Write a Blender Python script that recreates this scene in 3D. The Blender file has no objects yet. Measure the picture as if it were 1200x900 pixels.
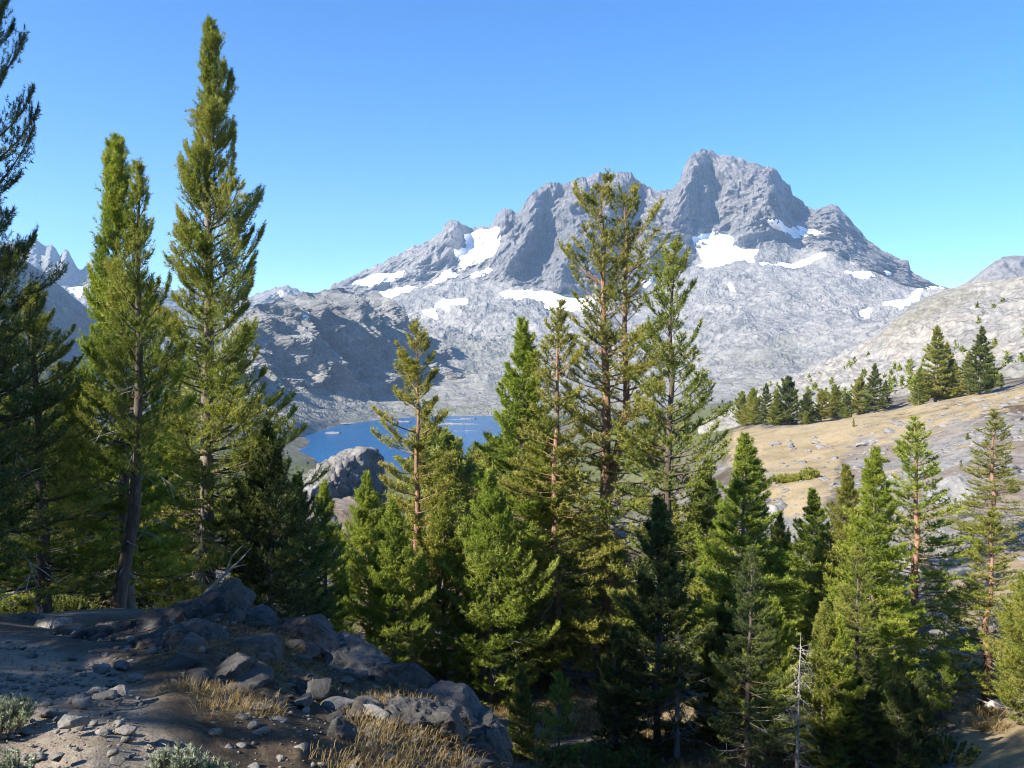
import bpy, bmesh, math, random
import numpy as np
from mathutils import Vector

# ------------------------------------------------------------------ camera, sky, sun
S = bpy.context.scene
COL = S.collection
PITCH = math.atan(50 / 933.0)
cam_d = bpy.data.cameras.new("camera")
cam_d.sensor_width = 36.0
cam_d.lens = 28.0
cam_d.clip_start = 0.1
cam_d.clip_end = 60000
cam = bpy.data.objects.new("camera", cam_d)
COL.objects.link(cam)
cam.rotation_euler = (math.pi / 2 - PITCH, 0, 0)
S.camera = cam

SUN_EL = math.radians(34)
SUN_AZ = math.radians(-122)          # from +Y (view direction) towards +X; behind and to the left
sun_dir = Vector((math.sin(SUN_AZ) * math.cos(SUN_EL), math.cos(SUN_AZ) * math.cos(SUN_EL), math.sin(SUN_EL)))

W = bpy.data.worlds.new("World")
S.world = W
W.use_nodes = True
wn = W.node_tree
wn.nodes.clear()
sky = wn.nodes.new("ShaderNodeTexSky")
sky.sky_type = 'NISHITA'
sky.sun_disc = False
sky.sun_elevation = SUN_EL
sky.sun_rotation = SUN_AZ
sky.altitude = 3000
sky.air_density = 1.0
sky.dust_density = 0.0
sky.ozone_density = 3.8
bg = wn.nodes.new("ShaderNodeBackground")
bg.inputs[1].default_value = 0.094
wo = wn.nodes.new("ShaderNodeOutputWorld")
hsv = wn.nodes.new("ShaderNodeHueSaturation")
hsv.inputs["Saturation"].default_value = 1.25
hsv.inputs["Hue"].default_value = 0.502
wn.links.new(sky.outputs[0], hsv.inputs["Color"])
wn.links.new(hsv.outputs[0], bg.inputs[0])
wn.links.new(bg.outputs[0], wo.inputs[0])

sl = bpy.data.lights.new("sun", 'SUN')
sl.energy = 5.0
sl.angle = math.radians(0.5)
sl.color = (1.0, 0.93, 0.82)
so = bpy.data.objects.new("sun", sl)
COL.objects.link(so)
so.rotation_euler = sun_dir.to_track_quat('Z', 'Y').to_euler()

S.view_settings.view_transform = 'Standard'
S.view_settings.look = 'None'
S.view_settings.exposure = 1.52
S.cycles.filter_width = 1.05
S.cycles.denoising_prefilter = 'FAST'
S.view_settings.gamma = 1.0
S.view_settings.use_curve_mapping = False
S.cycles.max_bounces = 6
S.cycles.diffuse_bounces = 3
S.cycles.glossy_bounces = 2
S.cycles.transmission_bounces = 4
S.cycles.volume_bounces = 1
S.cycles.transparent_max_bounces = 4
S.cycles.caustics_reflective = False
S.cycles.caustics_refractive = False

# ------------------------------------------------------------------ helpers
F = 933.0
CP, SP = math.cos(PITCH), math.sin(PITCH)


def slope_of(py):
    c = (450 - np.asarray(py, float)) / F
    return (-SP + c * CP) / (CP + c * SP)


def P(px, py, Y):
    """point at forward distance Y seen along a direction"""
    px = np.asarray(px, float)
    c = (450 - np.asarray(py, float)) / F
    den = CP + c * SP
    return np.stack(np.broadcast_arrays((px - 600) / F / den * Y, np.asarray(Y, float) + 0 * px, (-SP + c * CP) / den * Y), -1)


_rng = np.random.RandomState(7)
_perm = _rng.permutation(256)
_perm = np.concatenate([_perm, _perm, _perm])
_grad = _rng.normal(size=(256, 3))
_grad /= np.linalg.norm(_grad, axis=1)[:, None]


def perlin(p):
    p = np.asarray(p, float)
    sh = p.shape[:-1]
    p = p.reshape(-1, 3)
    i = np.floor(p).astype(np.int64)
    f = p - i
    i &= 255
    u = f * f * f * (f * (f * 6 - 15) + 10)
    out = np.zeros(len(p))
    for dx in (0, 1):
        wx = u[:, 0] if dx else 1 - u[:, 0]
        a = _perm[(i[:, 0] + dx) & 255]
        for dy in (0, 1):
            wy = u[:, 1] if dy else 1 - u[:, 1]
            b = _perm[a + ((i[:, 1] + dy) & 255)]
            for dz in (0, 1):
                wz = u[:, 2] if dz else 1 - u[:, 2]
                g = _grad[_perm[b + ((i[:, 2] + dz) & 255)]]
                d = g[:, 0] * (f[:, 0] - dx) + g[:, 1] * (f[:, 1] - dy) + g[:, 2] * (f[:, 2] - dz)
                out += wx * wy * wz * d
    return (out * 1.5).reshape(sh)


def fbm(p, wl, octs, gain=0.5, ridged=False, lac=2.03):
    a, t, r = 1.0, 0.0, 0.0
    q = np.asarray(p, float) / wl
    for k in range(octs):
        n = perlin(q + 17.3 * k)
        if ridged:
            n = 1 - 2 * np.abs(n) * 1.3
        r = r + a * n
        t += a
        a *= gain
        q = q * lac
    return r / t


def sstep(a, b, x):
    t = np.clip((np.asarray(x, float) - a) / (b - a), 0, 1)
    return t * t * (3 - 2 * t)


def blur(a, n):
    k = np.exp(-0.5 * (np.arange(-2 * n, 2 * n + 1) / n) ** 2)
    k /= k.sum()
    for ax in (0, 1):
        pad = [(0, 0)] * a.ndim
        pad[ax] = (2 * n, 2 * n)
        b = np.pad(a, pad, mode='edge')
        a = sum(k[j] * np.take(b, np.arange(j, j + a.shape[ax]), axis=ax) for j in range(len(k)))
    return a


def inpoly(x, y, poly):
    poly = np.asarray(poly, float)
    r = np.zeros(np.shape(x), bool)
    j = len(poly) - 1
    for i in range(len(poly)):
        xi, yi = poly[i]
        xj, yj = poly[j]
        if yi != yj:
            r ^= ((yi > y) != (yj > y)) & (x < (xj - xi) * (y - yi) / (yj - yi) + xi)
        j = i
    return r


def mesh_np(name, v, faces, mats, smooth=True, mat_idx=None, attrs=None, cols=None):
    """faces: list of (N,k) int arrays (k = 3 or 4)"""
    me = bpy.data.meshes.new(name)
    v = np.ascontiguousarray(v, dtype=np.float32).reshape(-1, 3)
    faces = [np.asarray(f, np.int32) for f in (faces if isinstance(faces, list) else [faces]) if len(f)]
    me.vertices.add(len(v))
    me.vertices.foreach_set("co", v.ravel())
    loops = np.concatenate([f.ravel() for f in faces])
    tot = np.concatenate([np.full(len(f), f.shape[1], np.int32) for f in faces])
    st = np.concatenate([[0], np.cumsum(tot)[:-1]]).astype(np.int32)
    me.loops.add(len(loops))
    me.loops.foreach_set("vertex_index", loops)
    me.polygons.add(len(tot))
    me.polygons.foreach_set("loop_start", st)
    me.polygons.foreach_set("loop_total", tot)
    me.polygons.foreach_set("use_smooth", np.full(len(tot), smooth, bool))
    for m in (mats if isinstance(mats, (list, tuple)) else [mats]):
        me.materials.append(m)
    if mat_idx is not None:
        me.polygons.foreach_set("material_index", np.asarray(mat_idx, np.int32))
    for k, a in (attrs or {}).items():
        at = me.attributes.new(k, 'FLOAT', 'POINT')
        at.data.foreach_set("value", np.asarray(a, np.float32).ravel())
    me.update(calc_edges=True)
    return me


def grid_faces(R, C):
    i = np.arange(R * C).reshape(R, C)
    return np.stack([i[:-1, :-1], i[:-1, 1:], i[1:, 1:], i[1:, :-1]], -1).reshape(-1, 4)


def link(name, me, parent=None, loc=(0, 0, 0), label=None, cat=None, group=None, kind=None):
    o = bpy.data.objects.new(name, me)
    COL.objects.link(o)
    o.location = loc
    if parent is not None:
        o.parent = parent
    tag(o, label, cat, group, kind)
    return o


def tag(o, label=None, cat=None, group=None, kind=None):
    for k, val in (('label', label), ('category', cat), ('group', group), ('kind', kind)):
        if val:
            o[k] = val


def empty(name, loc, label, cat, group=None):
    return link(name, None, None, loc, label, cat, group)


# ------------------------------------------------------------------ materials
class NT:
    def __init__(s, name):
        s.m = bpy.data.materials.new(name)
        s.m.use_nodes = True
        s.t = s.m.node_tree
        s.t.nodes.clear()
        s.out = s.n("ShaderNodeOutputMaterial")

    def n(s, typ, **kw):
        nd = s.t.nodes.new(typ)
        for k, val in kw.items():
            if k.startswith("i_"):
                nd.inputs[k[2:].replace("_", " ")].default_value = val
            else:
                setattr(nd, k, val)
        return nd

    def l(s, a, b):
        s.t.links.new(a, b)

    def noise(s, scale, detail=4, rough=0.55, vec=None, dist=0.0):
        nd = s.n("ShaderNodeTexNoise", i_Scale=scale, i_Detail=detail, i_Roughness=rough, i_Distortion=dist)
        if vec is not None:
            s.l(vec, nd.inputs["Vector"])
        return nd.outputs[0]

    def ramp(s, fac, stops, interp='LINEAR'):
        nd = s.n("ShaderNodeValToRGB")
        cr = nd.color_ramp
        cr.interpolation = interp
        while len(cr.elements) < len(stops):
            cr.elements.new(0.5)
        for e, (p, c) in zip(cr.elements, stops):
            e.position = p
            e.color = (*c, 1) if len(c) == 3 else c
        s.l(fac, nd.inputs[0])
        return nd.outputs[0]

    def mix(s, fac, a, b, mode='MIX'):
        nd = s.n("ShaderNodeMix", data_type='RGBA', blend_type=mode)
        for sock, x in ((nd.inputs[0], fac), (nd.inputs[6], a), (nd.inputs[7], b)):
            if hasattr(x, "links"):
                s.l(x, sock)
            elif isinstance(x, (int, float)):
                sock.default_value = x
            else:
                sock.default_value = (*x, 1)
        return nd.outputs[2]

    def math(s, op, a, b=0.0):
        nd = s.n("ShaderNodeMath", operation=op)
        for sock, x in zip(nd.inputs, (a, b)):
            if hasattr(x, "links"):
                s.l(x, sock)
            else:
                sock.default_value = x
        return nd.outputs[0]

    def attr(s, name):
        return s.n("ShaderNodeAttribute", attribute_name=name).outputs["Fac"]

    def pos(s, scale=None):
        g = s.n("ShaderNodeNewGeometry").outputs["Position"]
        if scale is None:
            return g
        m = s.n("ShaderNodeMapping")
        m.inputs["Scale"].default_value = scale
        s.l(g, m.inputs[0])
        return m.outputs[0]

    def obj(s):
        return s.n("ShaderNodeTexCoord").outputs["Object"]

    def bump(s, h, strength, dist):
        nd = s.n("ShaderNodeBump", i_Strength=strength, i_Distance=dist)
        s.l(h, nd.inputs["Height"])
        return nd.outputs[0]

    def bsdf(s, col, rough=0.9, normal=None, spec=0.25):
        b = s.n("ShaderNodeBsdfPrincipled", i_Roughness=rough)
        b.inputs["Specular IOR Level"].default_value = spec
        if hasattr(col, "links"):
            s.l(col, b.inputs["Base Color"])
        else:
            b.inputs["Base Color"].default_value = (*col, 1)
        if normal is not None:
            s.l(normal, b.inputs["Normal"])
        return b.outputs[0]

    def done(s, sh):
        s.l(sh, s.out.inputs[0])
        return s.m


def rock_far(name, base, tan, dark, veg, wl=300.0, bump_d=5.0):
    """rock of a distant mountainside; attribute 'veg' thins green cover over it, 'tan' warms it"""
    k = NT(name)
    p = k.pos()
    big = k.noise(1 / wl, 5, 0.6, p)
    fine = k.noise(1 / (wl * 0.06), 6, 0.7, p)
    streak = k.noise(1 / (wl * 0.10), 5, 0.65, k.pos((1, 1, 0.22)))
    c = k.ramp(big, [(0.3, dark), (0.48, base), (0.62, tan), (0.8, base)])
    c = k.mix(k.attr("tan"), c, tan)
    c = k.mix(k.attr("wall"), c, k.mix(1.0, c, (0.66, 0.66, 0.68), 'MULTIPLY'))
    c = k.mix(0.75, c, k.ramp(fine, [(0.30, (0.55, 0.55, 0.57)), (0.5, (0.95, 0.95, 0.95)), (0.68, (1.3, 1.28, 1.24))]), 'MULTIPLY')
    c = k.mix(0.65, c, k.ramp(streak, [(0.36, (0.48, 0.48, 0.5)), (0.47, (0.95, 0.95, 0.95)), (0.62, (1.2, 1.18, 1.15))]), 'MULTIPLY')
    vo = k.n("ShaderNodeTexVoronoi", feature='DISTANCE_TO_EDGE', i_Scale=1 / (wl * 0.11))
    jit = k.n("ShaderNodeVectorMath", operation='ADD')
    k.l(k.pos((1, 1, 0.22)), jit.inputs[0])
    jn = k.n("ShaderNodeTexNoise", i_Scale=1 / (wl * 0.12), i_Detail=4)
    k.l(p, jn.inputs["Vector"])
    js = k.n("ShaderNodeVectorMath", operation='SCALE')
    js.inputs["Scale"].default_value = wl * 0.12
    k.l(jn.outputs["Color"], js.inputs[0])
    k.l(js.outputs[0], jit.inputs[1])
    k.l(jit.outputs[0], vo.inputs["Vector"])
    joint = k.ramp(vo.outputs[0], [(0.0, (0.42, 0.42, 0.44)), (0.10, (1, 1, 1))])
    c = k.mix(k.math('ADD', 0.3, k.math('MULTIPLY', k.attr("wall"), 0.5)), c, joint, 'MULTIPLY')
    vn = k.noise(1 / (wl * 0.09), 6, 0.75, p)
    v = k.math('MULTIPLY', k.attr("veg"), k.ramp(vn, [(0.36, (0, 0, 0)), (0.56, (1, 1, 1))]))
    c = k.mix(v, c, k.mix(fine, veg, tuple(x * 1.6 for x in veg)))
    h = k.mix(0.3, k.mix(0.5, fine, streak), joint)
    return k.done(k.bsdf(c, 0.92, k.bump(h, 1.0, bump_d), 0.15))


M = {}
M['massif'] = rock_far('massif_rock', (0.213, 0.208, 0.200), (0.259, 0.246, 0.228), (0.156, 0.155, 0.151), (0.119, 0.121, 0.093), 420, 8)
M['ridge'] = rock_far('ridge_rock', (0.197, 0.193, 0.186), (0.229, 0.219, 0.202), (0.132, 0.129, 0.126), (0.067, 0.070, 0.051), 220, 5)
M['granite_hill'] = rock_far('pale_granite', (0.258, 0.250, 0.240), (0.286, 0.262, 0.230), (0.175, 0.172, 0.168), (0.103, 0.100, 0.068), 70, 1.5)
M['peaks'] = rock_far('far_peak_rock', (0.176, 0.172, 0.169), (0.215, 0.202, 0.182), (0.124, 0.124, 0.124), (0.078, 0.085, 0.046), 420, 8)

k = NT('snow')
p = k.pos()
c = k.ramp(k.noise(0.02, 5, 0.6, p), [(0.3, (0.62, 0.63, 0.64)), (0.42, (0.78, 0.79, 0.81)), (0.6, (0.87, 0.88, 0.89))])
M['snow'] = k.done(k.bsdf(c, 0.7, k.bump(k.noise(0.05, 4, 0.5, p), 0.4, 2.0), 0.3))

k = NT('lake_water')
p = k.pos((1, 0.35, 1))
h = k.noise(0.25, 4, 0.6, p)
c = k.ramp(k.noise(0.006, 3, 0.5, p), [(0.35, (0.006, 0.062, 0.17)), (0.65, (0.012, 0.10, 0.24))])
sh = k.attr("shoal")
c = k.mix(sh, c, (0.10, 0.17, 0.20))
M['water'] = k.done(k.bsdf(c, 0.16, k.bump(h, 1.0, 1.6), 0.03))

# ground: attributes trail / grass / scree / duff
k = NT('ground_soil')
p = k.pos()
near = k.noise(9.0, 8, 0.7, p)
mid = k.noise(1.1, 7, 0.65, p)
wide = k.noise(0.09, 6, 0.6, p)
rock = k.ramp(mid, [(0.3, (0.10, 0.096, 0.09)), (0.5, (0.17, 0.163, 0.152)), (0.7, (0.27, 0.256, 0.235))])
duff = k.ramp(near, [(0.3, (0.035, 0.027, 0.020)), (0.5, (0.07, 0.053, 0.037)), (0.7, (0.14, 0.108, 0.075))])
c = k.mix(k.ramp(wide, [(0.42, (0, 0, 0)), (0.6, (1, 1, 1))]), duff, rock)
scree = k.ramp(k.noise(0.8, 8, 0.75, p), [(0.3, (0.106, 0.102, 0.099)), (0.5, (0.191, 0.185, 0.175)), (0.68, (0.277, 0.264, 0.244))])
scree = k.mix(k.ramp(k.noise(0.05, 5, 0.6, p), [(0.42, (0, 0, 0)), (0.6, (1, 1, 1))]), scree, (0.18, 0.145, 0.115))
sf = k.math('ADD', k.attr("scree"), k.math('MULTIPLY', k.math('SUBTRACT', k.noise(0.22, 9, 0.72, p), 0.5), 1.4))
scree = k.mix(0.75, scree, k.ramp(k.noise(0.45, 10, 0.78, p, 0.8), [(0.36, (0.45, 0.44, 0.43)), (0.5, (1, 1, 1)), (0.66, (1.45, 1.4, 1.34))]), 'MULTIPLY')
c = k.mix(k.ramp(sf, [(0.3, (0, 0, 0)), (0.7, (1, 1, 1))]), c, scree)
gold = k.ramp(k.noise(0.16, 7, 0.7, p), [(0.28, (0.142, 0.125, 0.090)), (0.42, (0.235, 0.183, 0.108)), (0.56, (0.304, 0.239, 0.143)), (0.72, (0.213, 0.190, 0.138))])
gold = k.mix(0.6, gold, k.ramp(k.noise(2.2, 6, 0.75, p), [(0.3, (0.6, 0.6, 0.58)), (0.6, (1.2, 1.2, 1.2))]), 'MULTIPLY')
gf = k.math('ADD', k.attr("grass"), k.math('MULTIPLY', k.math('SUBTRACT', k.noise(0.3, 10, 0.75, p), 0.5), 2.4))
c = k.mix(k.ramp(gf, [(0.40, (0, 0, 0)), (0.66, (1, 1, 1))]), c, gold)
dust = k.ramp(k.noise(5.0, 9, 0.75, p), [(0.3, (0.144, 0.119, 0.090)), (0.5, (0.245, 0.205, 0.162)), (0.7, (0.331, 0.288, 0.238))])
c = k.mix(k.attr("trail"), c, dust)
green = k.ramp(k.noise(0.06, 7, 0.75, p), [(0.3, (0.05, 0.065, 0.025)), (0.6, (0.12, 0.125, 0.05))])
c = k.mix(k.attr("green"), c, green)
hh = k.mix(0.5, near, mid)
M['ground'] = k.done(k.bsdf(c, 0.95, k.bump(hh, 0.9, 0.10), 0.1))


def rock_near(name, dark, base, pale, sc=1.0, lichen=(0.2, 0.19, 0.16)):
    k = NT(name)
    p = k.pos()
    a = k.noise(1.3 * sc, 8, 0.7, p)
    f = k.noise(14 * sc, 8, 0.75, p)
    s = k.noise(5.0 * sc, 6, 0.65, k.pos((1.0, 0.5, 0.25)), 0.6)
    c = k.ramp(a, [(0.3, dark), (0.5, base), (0.7, pale)])
    c = k.mix(0.7, c, k.ramp(f, [(0.32, (0.5, 0.5, 0.5)), (0.5, (1, 1, 1)), (0.68, (1.35, 1.33, 1.3))]), 'MULTIPLY')
    c = k.mix(k.ramp(s, [(0.56, (0, 0, 0)), (0.66, (1, 1, 1))]), c, lichen)
    h = k.mix(0.4, a, f)
    return k.done(k.bsdf(c, 0.9, k.bump(h, 0.9, 0.12 / sc), 0.2))


M['boulder'] = rock_near('boulder_rock', (0.058, 0.056, 0.056), (0.102, 0.100, 0.099), (0.184, 0.178, 0.173))
M['outcrop'] = rock_near('outcrop_rock', (0.045, 0.042, 0.039), (0.085, 0.08, 0.075), (0.16, 0.152, 0.145), 1.4, (0.09, 0.078, 0.06))  # boulder and outcrop colours darkened to deepen the shade on the rise
M['dome'] = rock_near('dome_rock', (0.131, 0.128, 0.124), (0.217, 0.209, 0.201), (0.295, 0.283, 0.264), 0.18, (0.232, 0.186, 0.147))
M['bank'] = rock_near('reddish_rock', (0.111, 0.085, 0.068), (0.189, 0.153, 0.127), (0.247, 0.215, 0.189), 0.25)
M['pale_rock'] = rock_near('pale_rock', (0.167, 0.161, 0.155), (0.248, 0.239, 0.226), (0.322, 0.310, 0.291), 0.3)
M['stone'] = rock_near('stone', (0.121, 0.113, 0.105), (0.198, 0.187, 0.171), (0.275, 0.261, 0.242), 3.0)


def bark(name, a, b, c3):
    k = NT(name)
    p = k.pos((1, 1, 0.22))
    n1 = k.noise(9, 6, 0.7, p, 0.5)
    n2 = k.noise(1.1, 3, 0.5, k.pos())
    c = k.ramp(n1, [(0.3, a), (0.5, b), (0.72, c3)])
    c = k.mix(0.6, c, k.ramp(n2, [(0.35, (0.65, 0.65, 0.68)), (0.65, (1.2, 1.15, 1.1))]), 'MULTIPLY')
    return k.done(k.bsdf(c, 0.9, k.bump(n1, 0.8, 0.04), 0.15))


M['bark_red'] = bark('bark_reddish', (0.120, 0.068, 0.044), (0.248, 0.148, 0.096), (0.368, 0.248, 0.168))
M['bark_grey'] = bark('bark_grey', (0.090, 0.075, 0.064), (0.180, 0.150, 0.124), (0.285, 0.247, 0.210))
M['bark_dark'] = bark('bark_dark', (0.052, 0.042, 0.035), (0.105, 0.084, 0.066), (0.175, 0.140, 0.115))
M['wood_dead'] = bark('dead_wood', (0.240, 0.216, 0.192), (0.368, 0.344, 0.312), (0.496, 0.472, 0.440))


def needles(name, lo, hi, yl, trans=0.25):
    k = NT(name)
    t = k.attr("tint")
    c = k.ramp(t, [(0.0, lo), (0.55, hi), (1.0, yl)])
    oi = k.n("ShaderNodeObjectInfo").outputs["Random"]
    c = k.mix(0.5, c, k.ramp(oi, [(0.0, (0.8, 0.88, 0.9)), (1.0, (1.15, 1.08, 0.95))]), 'MULTIPLY')
    d = k.bsdf(c, 0.55, None, 0.35)
    tr = k.n("ShaderNodeBsdfTranslucent")
    k.l(k.mix(1.0, c, (1.15, 1.2, 0.6), 'MULTIPLY'), tr.inputs[0])
    mx = k.n("ShaderNodeMixShader")
    mx.inputs[0].default_value = trans
    k.l(d, mx.inputs[1])
    k.l(tr.outputs[0], mx.inputs[2])
    return k.done(mx.outputs[0])


M['needle'] = needles('pine_needles', (0.106, 0.134, 0.025), (0.224, 0.252, 0.040), (0.336, 0.314, 0.078), 0.4)
M['needle_yellow'] = needles('pine_needles_olive', (0.13, 0.14, 0.028), (0.26, 0.255, 0.048), (0.36, 0.32, 0.09), 0.4)
M['needle_dark'] = needles('pine_needles_dark', (0.040, 0.058, 0.017), (0.085, 0.112, 0.027), (0.14, 0.16, 0.04), 0.28)  # darker copy; for pines in shade, the shade is put into the colour
M['needle_bright'] = needles('pine_needles_bright', (0.119, 0.167, 0.024), (0.243, 0.302, 0.039), (0.346, 0.367, 0.070), 0.42)
M['sage'] = needles('sage_leaves', (0.160, 0.192, 0.128), (0.272, 0.304, 0.216), (0.368, 0.384, 0.288), 0.2)
M['gold_blade'] = needles('dry_grass_blades', (0.132, 0.084, 0.032), (0.220, 0.147, 0.052), (0.289, 0.220, 0.105), 0.3)
M['green_leaf'] = needles('shrub_leaves', (0.06, 0.085, 0.02), (0.12, 0.15, 0.03), (0.22, 0.23, 0.06), 0.3)

# ------------------------------------------------------------------ terrain
A_TH = 4.0
LZ = -150.0
ctl_px = [
    # trail and foreground bench
    (110, 900, 2.9), (60, 820, 3.8), (30, 765, 5.2), (0, 742, 6.8), (-120, 735, 7.5), (-200, 800, 3.5),
    (200, 905, 3.1), (250, 872, 3.7), (350, 885, 3.7), (350, 850, 4.5), (450, 893, 4.2), (560, 905, 4.8),
    (180, 800, 4.6), (160, 760, 5.6),
    # crest of the rocky rise
    (245, 705, 6.9), (150, 728, 7.9), (330, 722, 7.2), (430, 765, 7.4), (520, 835, 6.9), (570, 893, 6.4),
    (300, 780, 5.6), (400, 830, 5.6), (80, 738, 9.0),
    # behind the crest
    (250, 740, 11), (330, 760, 11.5), (430, 800, 12), (520, 880, 11), (640, 1000, 7.5), (720, 1150, 6.0), (580, 930, 13),
    (135, 716, 16), (0, 728, 16), (70, 728, 17), (245, 716, 22), (-150, 735, 18), (-400, 740, 20),
    (700, 980, 17), (900, 1010, 16), (1200, 1010, 14), (1200, 1200, 6), (1000, 1300, 4.5), (1500, 1000, 10),
    # valley floor
    (340, 735, 32), (420, 745, 38), (480, 770, 36), (600, 790, 40), (720, 795, 42), (620, 842, 33), (600, 885, 29), (500, 860, 22),
    (750, 900, 28), (875, 880, 30), (1000, 895, 28), (1155, 832, 35), (1220, 832, 34), (1155, 905, 25), (900, 790, 42), (850, 760, 47),
    (180, 690, 40), (50, 700, 36), (-200, 700, 35),
    # beyond: knoll, meadow bench, scree slope
    (400, 640, 85), (330, 640, 80), (550, 690, 75), (640, 685, 80), (720, 690, 75), (820, 660, 80), (900, 625, 88), (960, 640, 72), (920, 600, 96),
    (900, 545, 125), (960, 535, 125), (870, 512, 165), (960, 500, 168), (1010, 497, 160), (1100, 480, 160), (1200, 460, 150), (1300, 440, 150), (930, 575, 105),
    (1060, 540, 110), (1200, 520, 100), (1150, 560, 82), (1200, 600, 68), (1120, 640, 62), (1050, 690, 58), (1150, 720, 48), (1220, 760, 42), (1050, 765, 45), (1300, 600, 65),
    (870, 500, 230), (950, 490, 230), (1060, 470, 230), (1200, 445, 230), (1000, 475, 330),
    (300, 640, 130), (450, 612, 140), (550, 615, 170), (350, 600, 210), (200, 600, 150), (50, 600, 130), (-200, 600, 140), (700, 600, 190),
    (450, 588, 380), (550, 580, 400), (650, 570, 280), (750, 545, 300), (800, 510, 500), (300, 560, 420), (200, 540, 420), (0, 520, 420),
    (600, 551, 850), (450, 548, 935), (380, 552, 880), (300, 548, 780), (680, 540, 700), (750, 510, 800),
    # lake basin
    (400, 549, 1020), (480, 549, 1020), (560, 545, 1060), (420, 522, 1250), (500, 518, 1300), (560, 515, 1300), (400, 504, 1450), (480, 502, 1480),
    (348, 510, 1250), (330, 525, 1050), (365, 498, 1400), (620, 520, 1150), (610, 500, 1400), (610, 545, 950), (700, 500, 1200), (800, 480, 1000), (900, 468, 700), (1000, 455, 600), (1200, 430, 600),
    (200, 500, 1000), (0, 480, 900), (-300, 470, 900),
]
cx, cv = [], []
for (px, py, Y) in ctl_px:
    q = P(px, py, Y)
    r = math.hypot(q[0], q[1])
    cx.append((math.atan2(q[0], q[1]) * A_TH, math.log(r)))
    cv.append(q[2] / r)
for (x, y, z) in [(0, 1.0, -1.62), (-1.2, 1.2, -1.6), (-3, 0.8, -1.5), (1.2, 1.0, -1.8), (3, 1, -2.6), (0, 0.3, -1.62), (-5, 4, -1.9), (-8, 8, -2.6)]:
    r = math.hypot(x, y)
    cx.append((math.atan2(x, y) * A_TH, math.log(r)))
    cv.append(z / r)
for th in (-60, -30, 0, 30, 60):
    for r, z in ((2000, -175), (3500, -260), (9000, -800)):
        cx.append((math.radians(th) * A_TH, math.log(r)))
        cv.append(z / r)
cx = np.array(cx)
cv = np.array(cv)
Kd = np.linalg.norm(cx[:, None] - cx[None], axis=2)
Am = np.zeros((len(cx) + 3,) * 2)
Am[:len(cx), :len(cx)] = Kd + 1e-3 * np.eye(len(cx))
Am[:len(cx), -3] = 1
Am[:len(cx), -2:] = cx
Am[-3, :len(cx)] = 1
Am[-2:, :len(cx)] = cx.T
sol = np.linalg.solve(Am, np.concatenate([cv, np.zeros(3)]))


def rbf(th, lr):
    q = np.stack([th * A_TH, lr], -1).reshape(-1, 2)
    out = np.zeros(len(q))
    for s0 in range(0, len(q), 20000):
        qq = q[s0:s0 + 20000]
        d = np.sqrt(((qq[:, None] - cx[None]) ** 2).sum(2))
        out[s0:s0 + 20000] = d @ sol[:len(cx)] + sol[-3] + qq @ sol[-2:]
    return out.reshape(np.shape(th))


LIM = math.radians(58)


def height(x, y):
    x = np.asarray(x, float)
    y = np.asarray(y, float)
    r = np.maximum(np.hypot(x, y), 0.5)
    th = np.arctan2(x, y)
    lr = np.log(r)
    v = rbf(np.clip(th, -LIM, LIM), lr)
    back = np.abs(th) > LIM
    if np.any(back):
        w = sstep(0, 1, (np.abs(th[back]) - LIM) / (math.pi - LIM)) * 0.5
        side = np.sign(th[back])
        v[back] = (1 - w) * rbf(LIM * side, lr[back]) + w * rbf(-LIM * side, lr[back])
    z = v * r
    p3 = np.stack([x, y, 0 * x], -1)
    for wl, amp, r0, r1 in ((0.17, 0.016, 0, 9), (0.35, 0.03, 0, 14), (0.9, 0.06, 0, 30), (2.5, 0.13, 3, 90), (7, 0.45, 14, 300), (22, 1.3, 40, 900), (70, 4.0, 150, 3000)):
        w = (sstep(r0 * 0.5, r0 + 0.01, r) if r0 else 1.0) * (1 - sstep(r1 * 0.6, r1, r))
        z = z + w * amp * perlin(p3 / wl + wl * 3.1)
    return z


def h1(x, y):
    return float(height(np.array([x]), np.array([y]))[0])


th_in = np.radians(np.linspace(-40, 40, 760))
th_l = np.radians(np.linspace(-180, -40.6, 90))
th_r = np.radians(np.linspace(40.6, 180, 90))
TH = np.concatenate([th_l, th_in, th_r])
RR = np.exp(np.linspace(math.log(0.6), math.log(7000), 560))
gx = RR[:, None] * np.sin(TH)[None]
gy = RR[:, None] * np.cos(TH)[None]
gz = height(gx, gy)
p3 = np.stack([gx, gy, 0 * gx], -1)


def to_px(x, y, z):
    """direction of a point, in photograph coordinates (used to lay out ground cover areas)"""
    f = y * CP - z * SP
    u = y * SP + z * CP
    f = np.where(f > 0.05, f, 0.05)
    return 600 + F * x / f, 450 - F * u / f


rr = np.hypot(gx, gy)
qx, qy = to_px(gx, gy, gz)
# trail: a winding line on the ground
TRAIL = np.array([(-0.95, -1.0), (-1.1, 0.8), (-1.35, 2.2), (-1.72, 3.0), (-2.2, 3.9), (-3.05, 5.0), (-4.3, 6.2), (-6.2, 7.6), (-9, 9.2), (-13, 11)])


def dist_line(x, y, L):
    d = np.full(np.shape(x), 1e9)
    for a, b in zip(L[:-1], L[1:]):
        ab = b - a
        t = np.clip(((x - a[0]) * ab[0] + (y - a[1]) * ab[1]) / (ab @ ab), 0, 1)
        d = np.minimum(d, np.hypot(x - a[0] - t * ab[0], y - a[1] - t * ab[1]))
    return d


nz1 = fbm(p3, 1.2, 4)
nz2 = fbm(p3 + 50, 14, 5)
nz3 = fbm(p3 + 90, 60, 4)
dt = dist_line(gx, gy, TRAIL)
a_trail = (1 - sstep(0.30, 0.62, dt + 0.4 * nz1)) * (rr < 25)
gz -= 0.06 * a_trail
a_grass = np.zeros_like(gx)
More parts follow.
